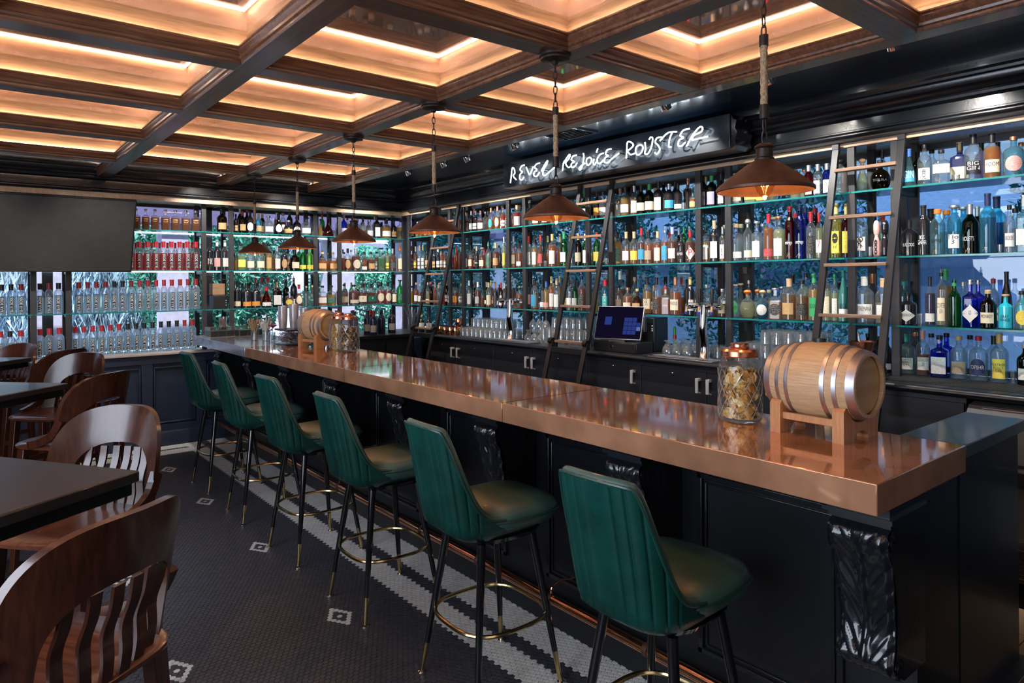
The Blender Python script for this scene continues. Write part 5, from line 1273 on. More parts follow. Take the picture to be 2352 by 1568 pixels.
# extra half-hidden bottles in the rear rows
XG = {'R': [(.60, .82), (.88, 1.70), (1.78, 1.96), (2.06, 2.84), (2.93, 3.11), (3.20, 4.0), (4.10, 4.28), (4.38, 5.17), (5.26, 5.43), (5.52, 6.23), (6.33, 6.5), (6.6, 7.42)],
      'L': [(2.36, 3.22), (3.32, 3.52), (3.62, 4.40)]}
LB_ = ['-', 'wn', 'cn', 'wb', 'kn', '-', 'wt', 'dn']; CP_ = ['kl', 'on', 'kn', 'cl', 'wl', 'sn', 'kl', 'yl', 'rl', 'ol']
EXTRA = []
rs = random.Random(11)
placed = [(o.location.x, o.location.y, o.location.z, o.scale[0]) for o in C.objects if o.type == 'EMPTY' and o.get('category') == 'bottle']
for wall, spans in XG.items():
    for z in (1.3705, 1.7855, 2.2005):
        for a, b in spans:
            p = a+.04
            while p < b-.035:
                r = rs.uniform(.029, .036)
                x, y = (4.62, p) if wall == 'R' else (p, 7.915)
                if all(abs(q[2]-z) > .05 or math.hypot(q[0]-x, q[1]-y) > q[3]+r+.004 for q in placed):
                    q_ = rs.choice('aaaAAAgwyaA'); gl = rs.choice('cccccckGg')
                    if wall == 'R' and p < 3.1: q_ = rs.choice('wywga'); gl = rs.choice('ccccaG')
                    EXTRA.append(make_bottle(wall, z, p, True, r/1.16, rs.uniform(.22, .29), [rs.choice('bbwt'), gl, q_, rs.choice(LB_), rs.choice(CP_), ''], 'extra', 'rear'))
                    placed.append((x, y, z, r))
                p += rs.uniform(.072, .10)

# ================================================================== BACK COUNTER
bc = thing('back_counter', 'black back bar counter top with a rounded front edge', 'counter', (4.1, 0, 1.02))
MB().box(.02, .67, -.6, 7.55, 0, .040).obj('countertop', M_plastic, bc, bevel=.003)
MB().tube([(.02, -.6, .018), (.02, 6.9, .018)], .022, 12).obj('bullnose_edge', M_blackwood, bc)
MB().box(-1.15, .02, 6.77, 7.55, 0, .040).obj('corner_counter', M_plastic, bc, bevel=.003)
M_mat_r = mat('ribbed_rubber_mat', (0.012, 0.012, 0.013), .7, bump=.3, bscale=300)
def bar_mat(y0, y1, label):
    t = thing('bar_mat', label, 'mat', (4.36, (y0+y1)/2, 1.0602), 0, 'black rubber bar mats')
    MB().box(-.16, .16, -(y1-y0)/2, (y1-y0)/2, 0, .0015).obj('base', M_mat_r, t)
    q = MB(); n = int((y1-y0)/.022)
    for k in range(n): q.box(-.16, .16, -(y1-y0)/2+k*.022, -(y1-y0)/2+k*.022+.010, .0015, .0026)
    o = q.obj('ribs', M_mat_r, t); o['kind'] = 'stuff'
bar_mat(.55, 1.78, 'ribbed black rubber mat under the row of gin bottles')
# cabinets under the counter
edges = [6.62, 5.40, 4.10, 3.51, 2.91, 1.95]
hnd = {0: [(6.10, 1), (5.995, -1)], 1: [(4.865, 1), (4.775, -1)], 2: [(3.575, -1)], 3: [(2.965, -1)], 4: [(2.875, 1)]}
CL = ['black two-door cabinet under the counter behind the far ladder', 'black two-door cabinet under the glasses between the two beer taps', 'black cooler door left of the single handle, under the payment screen',
      'black cabinet door under the right beer tap', 'black cabinet door behind the jar on the bar']
for i, (a, b) in enumerate(zip(edges, edges[1:])):
    t = thing('back_bar_cabinet', CL[i], 'cabinet', (4.14, (a+b)/2, 0), 0, 'cabinets under the back counter')
    h = (a-b)/2
    MB().box(.02, .60, -h+.001, h-.001, .10, 1.015).obj('carcass', M_cab, t)
    two = i < 2
    ds = [(-h+.003, -.002), (.002, h-.003)] if two else [(-h+.003, h-.003)]
    if i == 1: ds = [(-h+.003, 4.819-(a+b)/2-.002), (4.819-(a+b)/2+.002, h-.003)]
    if i == 0: ds = [(-h+.003, 6.048-(a+b)/2-.002), (6.048-(a+b)/2+.002, h-.003)]
    drs = []
    for d0, d1 in ds:
        d = MB().box(0, .02, d0, d1, .12, .985).obj('door', M_cab, t, bevel=.002); drs.append((d, d0, d1))
        MB().lathe([(0, 0), (.008, 0), (.009, -.003), (.006, -.005), (0, -.005)], (0, (d0+d1)/2, .955), 12, 'X').obj('lock', M_chrome, d)
    for hy, s in hnd.get(i, []):
        y = hy-(a+b)/2
        d = [q for q, d0, d1 in drs if d0-.02 <= y <= d1+.02][0]
        q = MB().box(-.042, 0, y-.013, y+.013, .925, .945).bar((-.040, y, .945), (-.040, y, .84), .024, .008, up=(1, 0, 0))
        q.bar((-.03, y, .935), (0, y, .935), .024, .014); q.bar((-.036, y, .848), (0, y, .835), .014, .010)
        q.obj('handle', M_handle, d, bevel=.001)
t = thing('back_bar_cabinet', 'plain black cabinet behind the barrel, left of the ice machine', 'cabinet', (4.14, 1.62, 0))
MB().box(.02, .6, -.32, .32, .1, 1.015).obj('carcass', M_cab, t); MB().box(0, .02, -.315, .315, .12, .985).obj('door', M_cab, t, bevel=.002)
t = thing('back_bar_cabinet', 'black cabinet under the corner counter left of the far ladder', 'cabinet', (3.52, 7.21, 0))
MB().box(-.55, .55, -.40, .33, .08, 1.015).obj('carcass', M_cab, t)
for k in (-1, 0, 1): MB().box(-.53+(k+1)*.36, -.53+(k+1)*.36+.34, -.42, -.40, .12, .98).obj('door', M_cab, t, bevel=.002)
# ice machine
im = thing('ice_machine', 'brushed steel under-counter machine with louvres at the right edge', 'ice machine', (4.10, .88, 0))
MB().box(.02, .60, -.40, .34, .12, .98).obj('housing', M_brushed, im, bevel=.004)
MB().box(.0, .02, -.40, .34, .33, .60).obj('front_panel', M_brushed, im, bevel=.003)
MB().box(-.012, .02, -.40, .34, .60, .68).obj('name_strip', M_plastic, im, bevel=.003)
q = MB()
for k in range(8): q.bar((-.004, -.38, .14+k*.021), (-.004, .32, .14+k*.021), .016, .010)
q.obj('louvre', M_plastic, im)
MB().prism([(.0, .70), (-.02, .72), (-.02, .93), (.03, .985), (.12, .995), (.12, .70)], -.40, .40, axis='Y').obj('sloping_lid', mat('dull_grey_lid', (.11, .11, .115), .6), im, smooth=30)
v, f = text_mesh('Scotsman', .055)
q = MB()
for x, y, z in v: q.v.append((-.0135, .02-x, .638+y))
for a in f: q.face(a)
q.obj('lettering', M_white, im, smooth=0)

# ladders ------------------------------------------------------------
def ladder(y0, y1, label, foot=True):
    ym = (y0+y1)/2; w = (y1-y0)/2
    t = thing('library_ladder', label, 'ladder', (4.345, ym, 2.49), 0, 'rolling ladders along the back bar')
    def P(z, s): return (-(2.48-z)*.232, s, z-2.49)
    for s in (-w, w):
        MB().bar(P(2.485, s), P(1.075, s), .024, .042, up=(0, 1, 0)).obj('rail', M_steel, t, bevel=.002)
        a = P(1.13, s); a = (a[0]-.035, a[1]+math.copysign(.016, s), a[2]); b = (-.665, a[1], -2.485)
        MB().bar(a, b, .022, .044, up=(0, 1, 0)).obj('lower_rail', M_steel, t, bevel=.002)
        MB().lathe([(0, -.020), (.030, -.020), (.030, .020), (0, .020)], a, 16, 'Y').obj('pivot', M_iron, t)
        MB().box(P(2.485, s)[0]-.02, .01, s-.02, s+.02, -.02, .012).obj('roller_bracket', M_steel, t)
    for z in (2.33, 2.03, 1.735, 1.43, 1.13): MB().bar(P(z, -w+.013), P(z, w-.013), .060, .020).obj('rung', M_strip if z > 3 else M_rung, t, bevel=.002)
    for z in (.80, .50, .20):
        k = (1.13-z)/1.13; x = P(1.13, 0)[0]-.035; x = x+(-.665-x)*k
        MB().bar((x, -w+.005, z-2.49), (x, w-.005, z-2.49), .060, .020).obj('rung', M_rung, t, bevel=.002)
    x = P(1.13, 0)[0]-.035-.02
    MB().bar((x, -w, 1.06-2.49), (x, w, 1.06-2.49), .012, .045).obj('cross_bar', M_steel, t)
M_rung = wood('walnut_rung', (0.14, 0.075, 0.045), (0.36, 0.21, 0.13), .45, 'Y', 5)
ladder(1.68, 2.07, 'nearest rolling ladder, black rails and wooden rungs, right of the barrel')
ladder(3.985, 4.37, 'middle rolling ladder, black rails and wooden rungs, left of the payment screen')
ladder(6.29, 6.69, 'far rolling ladder, black rails and wooden rungs, near the room corner')
tag(MB().tube([(4.352, -1, 2.515), (4.352, 7.4, 2.515)], .009, 8).obj('ladder_rail', M_steel), 'thin black rail the rolling ladders hang from', 'rail')

# payment terminal, drawer, printer ------------------------------------
cd = thing('cash_drawer', 'black steel cash drawer under the payment screen', 'cash drawer', (4.28, 3.825, 1.0602))
MB().box(-.10, .10, -.235, .235, 0, .088).obj('housing', M_plastic, cd, bevel=.003)
MB().box(-.108, -.10, -.228, .228, .008, .080).obj('drawer_front', M_plastic, cd, bevel=.002)
MB().lathe([(0, -.114), (.010, -.114), (.011, -.108), (0, -.108)], (0, .02, .046), 12, 'X').obj('lock', M_chrome, cd)
pt = thing('payment_terminal', 'touch screen payment terminal showing a blue keypad', 'terminal', (4.235, 3.82, 1.149), R(20))
TM = Matrix.Translation((0, 0, .15)) @ Matrix.Rotation(R(22), 4, 'Y')
def pto(mb, n, m, par=None, **k): mb.xf(TM); return mb.obj(n, m, par or pt, **k)
case = pto(MB().box(-.006, .012, -.205, .205, -.145, .145), 'case', M_silverframe, bevel=.006)
scr = pto(MB().box(-.0072, -.004, -.198, .198, -.138, .138), 'screen', M_posscr)
q = MB()
for r_ in range(4):
    for c_ in range(3):
        y = -.045-c_*.037; z = .045-r_*.037; pto(MB().box(-.0082, -.0072, y-.034, y, z-.033, z), 'key', M_posbtn, scr)
pto(MB().box(-.0082, -.0072, -.190, -.157, -.029, .002), 'key', M_posbtn, scr)
pto(MB().box(-.0082, -.0072, .065, .125, -.02, .05), 'emblem', M_posbtn, scr)
pto(MB().box(-.0082, -.0072, -.190, -.157, -.066-.0, -.066+.033), 'pale_key', M_posbtn2, scr)
MB().prism([(-.06, 0), (.09, 0), (.05, .16), (.02, .20)], -.07, .07, axis='Y').obj('stand', M_plastic, pt)
MB().box(.0, .05, -.222, -.205, .08, .20).obj('card_reader', M_plastic, pt, bevel=.003)
rp = thing('receipt_printer', 'black receipt printer behind the payment screen', 'printer', (4.51, 3.68, 1.0605))
MB().box(-.09, .09, -.075, .075, 0, .28).obj('housing', M_plastic, rp, bevel=.008)
for z in (.175, .19, .215): MB().lathe([(0, -.004), (.006, -.004), (.006, 0), (0, 0)], (-.090, -.055, z), 10, 'X').obj('button', M_white, rp)

# beer towers ------------------------------------------------------------
def tower(y, label, rz=0):
    t = thing('beer_tower', label, 'beer tap', (4.27, y, 1.0602), rz, 'chrome beer towers')
    pts = catmull([(.0, 0, 0), (.012, 0, .10), (-.012, 0, .22), (-.006, 0, .32), (.0, 0, .40)], 6)
    MB().tube(pts, [.040-.012*math.sin(min(1, i/12)*PI/2)+.004*(i/24) for i in range(len(pts))], 20).obj('column', M_chrome, t, smooth=60)
    MB().lathe([(0, 0), (.055, 0), (.055, .008), (.042, .014), (0, .014)], (0, 0, 0), 24).obj('base', M_chrome, t)
    MB().lathe([(0, -.14), (.022, -.14), (.026, -.135), (.026, .135), (.022, .14), (0, .14)], (0, 0, .395), 18, 'Y').obj('head', M_chrome, t)
    for k, yy in enumerate((-.10, 0, .10)):
        tp = MB().tube([(-.02, yy, .395), (-.055, yy, .40), (-.075, yy, .39), (-.082, yy, .355)], .011, 10).obj('tap', M_chrome, t)
        MB().lathe([(0, .338), (.010, .338), (.011, .355), (0, .356)], (-.082, yy, 0), 12).obj('nozzle', M_blu, tp)
        MB().lathe([(.006, .40), (.009, .43), (.013, .50), (.010, .525), (0, .526)], (-.065, yy, 0), 12).obj('handle', M_plastic, tp)
M_blu = mat('blue_tap_nozzle', (.02, .06, .5), .3)
tower(5.29, 'chrome beer tower with three taps at the left, in front of the glasses', R(8))
tower(3.02, 'chrome beer tower with three taps behind the copper-lidded jar', R(8))
dt = thing('drip_tray', 'brushed steel drip tray under the right beer tower', 'tray', (4.20, 3.15, 1.0602))
MB().box(-.085, .085, -.30, .28, 0, .012).obj('tray', M_brushed, dt, bevel=.002)
for k in range(3): MB().bar((-.075+k*.05, -.29, .014), (-.075+k*.05, .27, .014), .008, .003).obj('slat', M_chrome, dt)
dt = thing('drip_tray', 'brushed steel drip tray under the left beer tower', 'tray', (4.20, 5.22, 1.0602))
MB().box(-.085, .085, -.36, .30, 0, .012).obj('tray', M_brushed, dt, bevel=.002)
for k in range(3): MB().bar((-.075+k*.05, -.35, .014), (-.075+k*.05, .29, .014), .008, .003).obj('slat', M_chrome, dt)

# glassware ------------------------------------------------------------
G_TALL = MB().lathe([(0, .150), (.028, .150), (.033, .144), (.037, .05), (.039, 0), (.0365, 0), (.0345, .05), (.029, .135), (0, .137)], seg=18).mesh('glass_body', M_clear, smooth=40)
G_LOW = MB().lathe([(0, .092), (.030, .092), (.033, .088), (.037, .03), (.040, 0), (.0375, 0), (.035, .03), (.030, .078), (0, .080)], seg=18).mesh('glass_body', M_clear, smooth=40)
G_SNIF = MB().lathe([(0, .112), (.020, .112), (.030, .108), (.030, .102), (.012, .094), (.018, .084), (.040, .05), (.047, .02), (.043, 0), (.041, 0), (.044, .02), (.037, .05), (.012, .08), (0, .082)], seg=18).mesh('glass_body', M_clear, smooth=40)
G_WINE = MB().lathe([(0, 0), (.034, 0), (.035, .003), (.008, .007), (.0045, .02), (.0045, .080), (.016, .092), (.035, .115), (.041, .145), (.037, .19), (.033, .215), (.032, .215), (.036, .19), (.0395, .145), (.034, .117), (.014, .095), (0, .092)], seg=18).mesh('glass_body', M_clear, smooth=50)
def glasses(me, pts, label, group, name, flip=False):
    pts = [p for p in pts if not any(abs(p[1]-q) < .068 and (4.34 < p[0] < 4.46 or p[0] > 4.63) for q in RP)]
    xs = sorted(set(round(p[0], 3) for p in pts)); rows_ = {x: sorted([p[1] for p in pts if round(p[0], 3) == x], reverse=True) for x in xs}
    base_label = label
    for p in pts:
        x = round(p[0], 3); i = rows_[x].index(p[1]); r_ = xs.index(x)
        if len(pts) > 1: label = f'{ORD[i]} from left in {["front", "second", "third", "back"][r_] if len(xs) > 1 else "the only"} row: {base_label}'
        t = thing(name, label, 'glass', p, random.uniform(0, 6), group)
        o = bpy.data.objects.new('glass_body', me); C.objects.link(o); o.parent = t
        if flip: o.rotation_euler.x = PI; o.location.z = .215
CT = 1.0603
# tall upside-down highballs behind the near jar, two rows, stacked pair of rows
glasses(G_TALL, [(4.30+.082*i, 2.20+.085*j, CT) for i in range(3) for j in range(7)], 'tall upturned glass behind the copper-lidded jar', 'upturned tall glasses behind the jar', 'highball_glass')
glasses(G_LOW, [(4.30+.082*i, 2.20+.085*j, CT+.151) for i in range(3) for j in range(5)], 'tumbler stacked on glasses behind the copper-lidded jar', 'tumblers on the tall glasses', 'tumbler')
glasses(G_LOW, [(4.42+.082*i, 2.82-.082*j, CT) for i in range(2) for j in range(1)] + [(4.46+.082*i, 2.95+.082*j, CT) for i in range(2) for j in range(2)], 'short tumbler beside the right beer tower', 'short tumblers by the right tap', 'tumbler')
glasses(G_SNIF, [(4.40+.10*i, 3.16+.098*j, CT) for i in range(3) for j in range(4)], 'snifter between cash drawer and right tap', 'upturned snifters by the cash drawer', 'snifter_glass')
# middle block, behind the middle ladder
glasses(G_TALL, [(4.32+.080*i, 4.28+.081*j, CT) for i in range(4) for j in range(8)], 'upturned pint glass behind middle ladder', 'upturned pint glasses behind the middle ladder', 'pint_glass')
glasses(G_LOW, [(4.40+.082*i, 4.36+.083*j, CT+.151) for i in range(3) for j in range(6)], 'tumbler on pint glasses, middle ladder', 'tumblers on the pint glasses', 'tumbler')
glasses(G_WINE, [(4.42, 4.93+.095*j, CT+.079) for j in range(3)] , 'upside-down stemmed glass by the pints', 'hanging stemmed glasses', 'wine_glass', True)
glasses(G_SNIF, [(4.36+.095*i, 4.93+.095*j, CT) for i in range(2) for j in range(3) if not i == 5], 'upturned goblet by left beer tower', 'upturned goblets by the left tap', 'goblet')
# left block between tower and far ladder
glasses(G_LOW, [(4.30+.080*i, 5.42+.0815*j, CT) for i in range(4) for j in range(10)], 'upturned tumbler left of left beer tower', 'upturned tumblers left of the left tap', 'tumbler')
glasses(G_LOW, [(4.46+.080*i, 5.60+.0815*j, CT+.093) for i in range(3) for j in range(8)], 'upper-tier tumbler left of left beer tower', 'second tier of tumblers', 'tumbler')
for k, (x, y, z) in enumerate([(4.24, 6.22, CT), (4.24, 6.32, CT), (4.24, 6.43, CT), (4.25, 6.54, CT), (4.325, 6.27, CT+.0), (4.45, 6.20, CT+.0), (4.38, 6.38, CT+.0), (4.50, 6.36, CT), (4.325, 6.28, CT+.092), (4.44, 6.37, CT+.092)]):
    t = thing('copper_mug', f'{ORD[k]} hammered copper mug in the cluster beside the far ladder', 'mug', (x, y, z), k*.9, 'copper mugs by the far ladder')
    MB().lathe([(0, 0), (.030, 0), (.040, .02), (.043, .05), (.036, .085), (.034, .085), (.041, .05), (.038, .022), (0, .006)], seg=20, flute=lambda a, h: 1+.012*math.sin(9*a+h*160)).obj('cup', M_pipe, t)
    MB().tube([(.038, 0, .070), (.066, 0, .066), (.068, 0, .035), (.042, 0, .022)], .0035, 6).obj('handle', M_brass, t)
# small things on the corner counter: dried stems in a vase, wine bottles, bitters
t = thing('stem_vase', 'glass vase of dried dark stems at the room corner', 'vase', (4.16, 7.02, CT))
MB().lathe([(0, 0), (.035, 0), (.04, .02), (.036, .12), (.045, .17), (.043, .17), (.034, .12), (.036, .02), (0, .008)], seg=18).obj('glass_body', M_clear, t)
q = MB()
for k in range(36):
    a = random.uniform(0, 6.28); r_ = random.uniform(.03, .11); h = random.uniform(.20, .31)
    q.tube([(0.01*math.cos(a), .01*math.sin(a), .01), (.02*math.cos(a), .02*math.sin(a), .15), (r_*math.cos(a), r_*math.sin(a), h)], .0022, 4)
o = q.obj('stems', mat('dried_stem', (.10, .10, .13), .8), t); o['kind'] = 'stuff'
WP = [(3.05, 7.02, 'k'), (3.13, 7.16, 'k'), (3.20, 6.97, 'r'), (3.28, 7.14, 'r'), (3.36, 6.88, 'k'), (3.42, 7.06, 'k'), (3.50, 7.20, 'r'), (3.57, 6.84, 'r'), (3.60, 7.04, 'k'), (3.70, 7.16, 'r'), (3.74, 6.98, 'k'), (3.83, 7.14, 'k'), (3.90, 7.02, 'k'), (3.98, 7.18, 'k'), (3.22, 7.26, 'k'), (3.33, 7.27, 'k')]
for i, (x, y, c) in enumerate(WP):
    near_ = y < 6.95
    make_bottle('L', CT, x, False, .037, .27, ['w', 'n' if i % 3 else 'k', '-', 'wn' if near_ or i % 4 == 0 else '-', c+'l'],
                f'dark wine bottle with {"red" if c == "r" else "black"} foil, {ORD[i] if i < 20 else ""} from left on the corner counter', 'wine bottles on the corner counter', depth=y, yaw=-PI/2-.5)
for i, (x, y, c, g) in enumerate([(4.20, 6.86, 'yn', 'k'), (4.24, 6.76, 'kn', 'k')]):
    make_bottle('L', CT, x, False, .032, .20, ['b', 'k', '-', 'wh', c], ['small dark bottle with yellow cap left of the far ladder', 'small dark bottle with black cap between the far ladder rails'][i], None, depth=y, yaw=-PI/2-.6)
# green bottle opener and steel spoon
t = thing('bar_tool', 'green and red handled bar tool behind the snifters', 'tool', (4.55, 3.50, 1.062))
MB().lathe([(0, 0), (.014, 0), (.016, .02), (.011, .09), (.012, .20), (0, .21)], seg=12).obj('handle', mat('green_plastic', (.02, .35, .05), .4), t)
MB().lathe([(.0125, .10), (.0150, .10), (.0150, .14), (.0125, .14)], seg=12).obj('band', CM['r'], t)

# napkin shelf (narrow window bay)
t = thing('napkin_caddy', 'wire caddy holding a stack of brown napkins', 'caddy', (2.19, 7.80, 1.52))
q = MB()
for sx in (-1, 1):
    for sy in (-1, 1): q.tube([(sx*.075, sy*.075, 0), (sx*.075, sy*.075, .17)], .003, 6)
for z in (.002, .17): q.tube([(-.075, -.075, z), (.075, -.075, z), (.075, .075, z), (-.075, .075, z)], .003, 6, closed=True)
q.obj('wire_frame', M_iron, t)
MB().box(-.065, .065, -.065, .065, .005, .075).obj('napkins', mat('kraft_paper', (.30, .18, .10), .9), t)
MB().box(-.064, .066, -.064, .064, .076, .125).obj('napkins', MATS['kraft_paper'], t)
t = thing('card_printer', 'small black printer box under the napkin caddy', 'printer', (2.205, 7.80, 1.3705))
MB().box(-.075, .075, -.08, .08, 0, .145).obj('housing', M_plastic, t, bevel=.006)
for z in (.04, .065, .09): MB().lathe([(0, -.082), (.005, -.082), (.005, -.08), (0, -.08)], (.055, 0, z), 8, 'Y').obj('light', M_white, t)

# ================================================================== ON THE BAR
BT = 1.1002
def barrel(loc, rz, label, Lh=.166, Rm=.138, Re=.110):
    t = thing('oak_barrel', label, 'barrel', loc, rz, 'small oak barrels on the bar')
    z0 = .189
    N = 20
    def rad(y): return Re+(Rm-Re)*(1-(y/Lh)**2)
    b = thing('barrel_body', None, None, (0, 0, 0)); b.parent = t; bpy.data.objects.remove(b)
    for k in range(N):
        a0, a1 = 2*PI*k/N+.0018, 2*PI*(k+1)/N-.0018; q = MB()
        def fn(u, v):
            y = -Lh+2*Lh*u
            if v < .001 or v > .999: pass
            a = a0+(a1-a0)*v; r_ = rad(y)-(.0012 if v in (0, 1) else 0)
            return (r_*math.cos(a), y, z0+r_*math.sin(a))
        q.grid(fn, 14, 2)
        n1 = len(q.v)
        q.grid(lambda u, v: ((rad(-Lh+2*Lh*u)-.012)*math.cos(a0+(a1-a0)*v), -Lh+2*Lh*u, z0+(rad(-Lh+2*Lh*u)-.012)*math.sin(a0+(a1-a0)*v)), 14, 2)
        for e in (0, 14):
            for j in (0, 1): q.face([j*15+e, (j+1)*15+e, n1+(j+1)*15+e, n1+j*15+e])
        q.obj('stave', M_oak, t, smooth=50)
    for s in (-1, 1):
        MB().lathe([(0, s*(Lh-.016)), (Re-.011, s*(Lh-.016)), (Re-.011, s*(Lh-.026)), (0, s*(Lh-.026))], (0, 0, z0), 36, 'Y').obj('barrel_head', M_oakhead, t)
    for y, w in ((-Lh+.014, .026), (-Lh+.062, .014), (-Lh+.100, .014), (Lh-.014, .026), (Lh-.062, .014), (Lh-.100, .014)):
        w *= .5 if abs(y) > Lh-.02 else .5
        MB().lathe([(rad(y-w)-.001, y-w), (rad(y-w)+.0018, y-w), (rad(y)+.0022, y), (rad(y+w)+.0018, y+w), (rad(y+w)-.001, y+w)], (0, 0, z0), 40, 'Y').obj('hoop', M_hoop, t, smooth=50)
    st = thing('barrel_stand', 'low oak stand cradling the '+('near' if loc[1] < 3 else 'far')+' barrel', 'stand', loc, rz, 'oak barrel stands')
    for y in (-.115, .115):
        pl = []
        wd = .118
        pl += [(-wd, 0), (-wd, .105), (-wd+.012, .118), (-.088, .118)]
        for i in range(11):
            a = PI+PI*(i+1)/12; r_ = rad(y)+.004
            x, z = r_*math.cos(a), z0+r_*math.sin(a)
            if z < .112 and abs(x) < .088: pl.append((x, z))
        pl += [(.088, .118), (wd-.012, .118), (wd, .105), (wd, 0), (.060, 0)]
        for i in range(9):
            a = PI*i/8; pl.append((.050*math.cos(a)*1.0, .032*math.sin(a)))
        pl += [(-.060, 0)]
        MB().prism(pl, y-.020, y+.020, axis='Y').obj('cradle', M_oak2, st, smooth=20)
    for x in (-.092, .092): MB().box(x-.010, x+.010, -.096, .096, .050, .075).obj('rail', M_oak2, st, bevel=.002)
    MB().lathe([(0, 0), (.010, 0), (.014, -.02), (.012, -.045), (0, -.048)], (0, Lh-.02 if False else -Lh-.0, z0-.06), 12, 'Y') 
    return t
b1 = barrel((2.395, 1.195, BT), R(-2), 'near oak barrel with six steel hoops on the copper bar')
b2 = barrel((2.375, 5.53, BT), R(11), 'far oak barrel behind the two jars on the copper bar')
for bo, lb in ((b1, 1), (b2, 1)):
    MB().lathe([(0, .168), (.010, .168), (.013, .195), (.016, .215), (.012, .222), (0, .222)], (0, 0, .115), 14, 'Y').obj('spigot', M_oak2, bo)
    MB().lathe([(0, .322), (.022, .322), (.022, .338), (0, .338)], (0, .01, 0), 16).obj('bung', M_plastic, bo)
def jar(loc, label, kind, n):
    t = thing('glass_jar', label, 'jar', loc, random.uniform(0, 1), 'diamond-cut glass jars on the bar')
    Rj = .082
    def fl(a, h):
        if not (.02 < h < .205): return 1
        return 1+.022*max(0, 1-min(abs(((a*9/(2*PI)+h*32*.30) % 1)-.5), abs(((a*9/(2*PI)-h*32*.30) % 1)-.5))*9)
    pr = [(0, 0), (Rj*.86, 0), (Rj*.96, .006)]+[(Rj, .014+.0048*i) for i in range(42)]+[(Rj*.97, .222), (Rj*.88, .236), (Rj*.74, .246), (Rj*.74, .262)]
    MB().lathe(pr, seg=108, flute=fl).obj('glass_body', M_jar, t, smooth=70)
    MB().lathe([(Rj*.72, .262), (Rj*.80, .250), (Rj*.84, .250), (Rj*.86, .254), (Rj*.86, .272), (Rj*.80, .280), (Rj*.50, .284), (Rj*.44, .288), (Rj*.44, .298), (Rj*.38, .302), (0, .303)], seg=36).obj('lid', M_cu_lid, t, smooth=22)
    q = MB()
    for dr in (-1, 1):
        for k in range(11):
            q.tube([((Rj+.0012)*math.cos(2*PI*k/11+dr*i*.115), (Rj+.0012)*math.sin(2*PI*k/11+dr*i*.115), .018+i*.0155) for i in range(13)], .0013, 4, cap=False)
    q.obj('diamond_pattern', M_cutglass, t)['kind'] = 'stuff'
    q = MB()
    for _ in range(n):
        a = random.uniform(0, 2*PI); r_ = Rj*.80*math.sqrt(random.uniform(.0, 1))*.82; z = random.uniform(.014, .19)
        c = Vector((r_*math.cos(a), r_*math.sin(a), z)); nrm = Vector([random.gauss(0, 1) for _ in range(3)]).normalized()
        if random.random() < .5: nrm = (nrm*.5+Vector((math.cos(a), math.sin(a), .2))).normalized()
        u = nrm.orthogonal().normalized(); w = nrm.cross(u); k = len(q.v)
        if kind == 'ring':
            ro = random.uniform(.014, .022); q.tube([c+u*ro*math.cos(s)+w*ro*math.sin(s) for s in [2*PI*i/9 for i in range(9)]], .0028, 4, closed=True)
            q.mi = random.choice((0, 0, 1))
        else:
            ro = random.uniform(.012, .024) if kind == 'chip' else random.uniform(.006, .012); N = 7
            for i in range(N):
                s = 2*PI*i/N; p = c+(u*math.cos(s)+w*math.sin(s))*ro*random.uniform(.7, 1.1)+nrm*random.uniform(-.004, .004)
                l = math.hypot(p.x, p.y)
                if l > Rj*.88: p.x *= Rj*.88/l; p.y *= Rj*.88/l
                p.z = max(p.z, .010); q.v.append(tuple(p))
            q.v.append(tuple(c+nrm*.003))
            for i in range(N): q.face([k+i, k+(i+1) % N, k+N])
            q.mi = random.choice((0, 0, 1))
    cols = {'chip': ((.66, .34, .06), (.82, .58, .26)), 'ring': ((.80, .42, .08), (.85, .62, .32)), 'bit': ((.10, .045, .02), (.50, .32, .12))}[kind]
    ms = [mat('dried_%s_%d_%s' % (kind, i, label[:3]), c, .6, 0, .35, 60) for i, c in enumerate(cols)]
    o = q.obj({'chip': 'dried_fruit_slices', 'ring': 'dried_citrus_rings', 'bit': 'dried_herbs'}[kind], ms, t, smooth=0, fix=False); o['kind'] = 'stuff'
jar((2.375, 1.515, BT), 'near diamond-cut glass jar of dried yellow fruit with copper lid', 'chip', 620)
jar((2.415, 5.045, BT), 'far front glass jar of dark dried bits with copper lid', 'bit', 1500)
jar((2.425, 5.238, BT), 'glass jar of dried orange rings behind the dark jar', 'ring', 420)
# shaker tins on a mesh caddy
t = thing('wire_caddy', 'black tray on a box filled with tangled black wire, under the shaker tins', 'caddy', (2.31, 5.95, BT))
MB().box(-.11, .11, -.15, .15, 0, .006).obj('base', M_plastic, t); MB().box(-.11, .11, -.15, .15, .125, .140).obj('tray', M_plastic, t, bevel=.003)
q = MB()
for k in range(110):
    pts = [Vector((random.uniform(-.10, .10), random.uniform(-.14, .14), random.uniform(.01, .12))) for _ in range(4)]; q.tube(catmull(pts, 4), .0016, 4)
o = q.obj('wire_tangle', M_brushed, t); o['kind'] = 'stuff'
for i, (x, y, n, lb) in enumerate([(2.24, 6.0, 6, 'left stack of steel shaker tins'), (2.31, 5.92, 7, 'middle, tallest stack of steel shaker tins'), (2.37, 5.83, 5, 'right stack of steel shaker tins next to the barrel')]):
    for k in range(n):
        tag(MB().lathe([(0, 0), (.029, 0), (.033, .01), (.041, .118), (.043, .120), (.0395, .120), (.031, .012), (0, .004)], seg=20).obj('shaker_tin', M_tin, None, loc=(x, y, BT+.1405+k*.0165)), f'{lb}, {ORD[k]} tin from the bottom', 'shaker tin', 'stacked shaker tins')
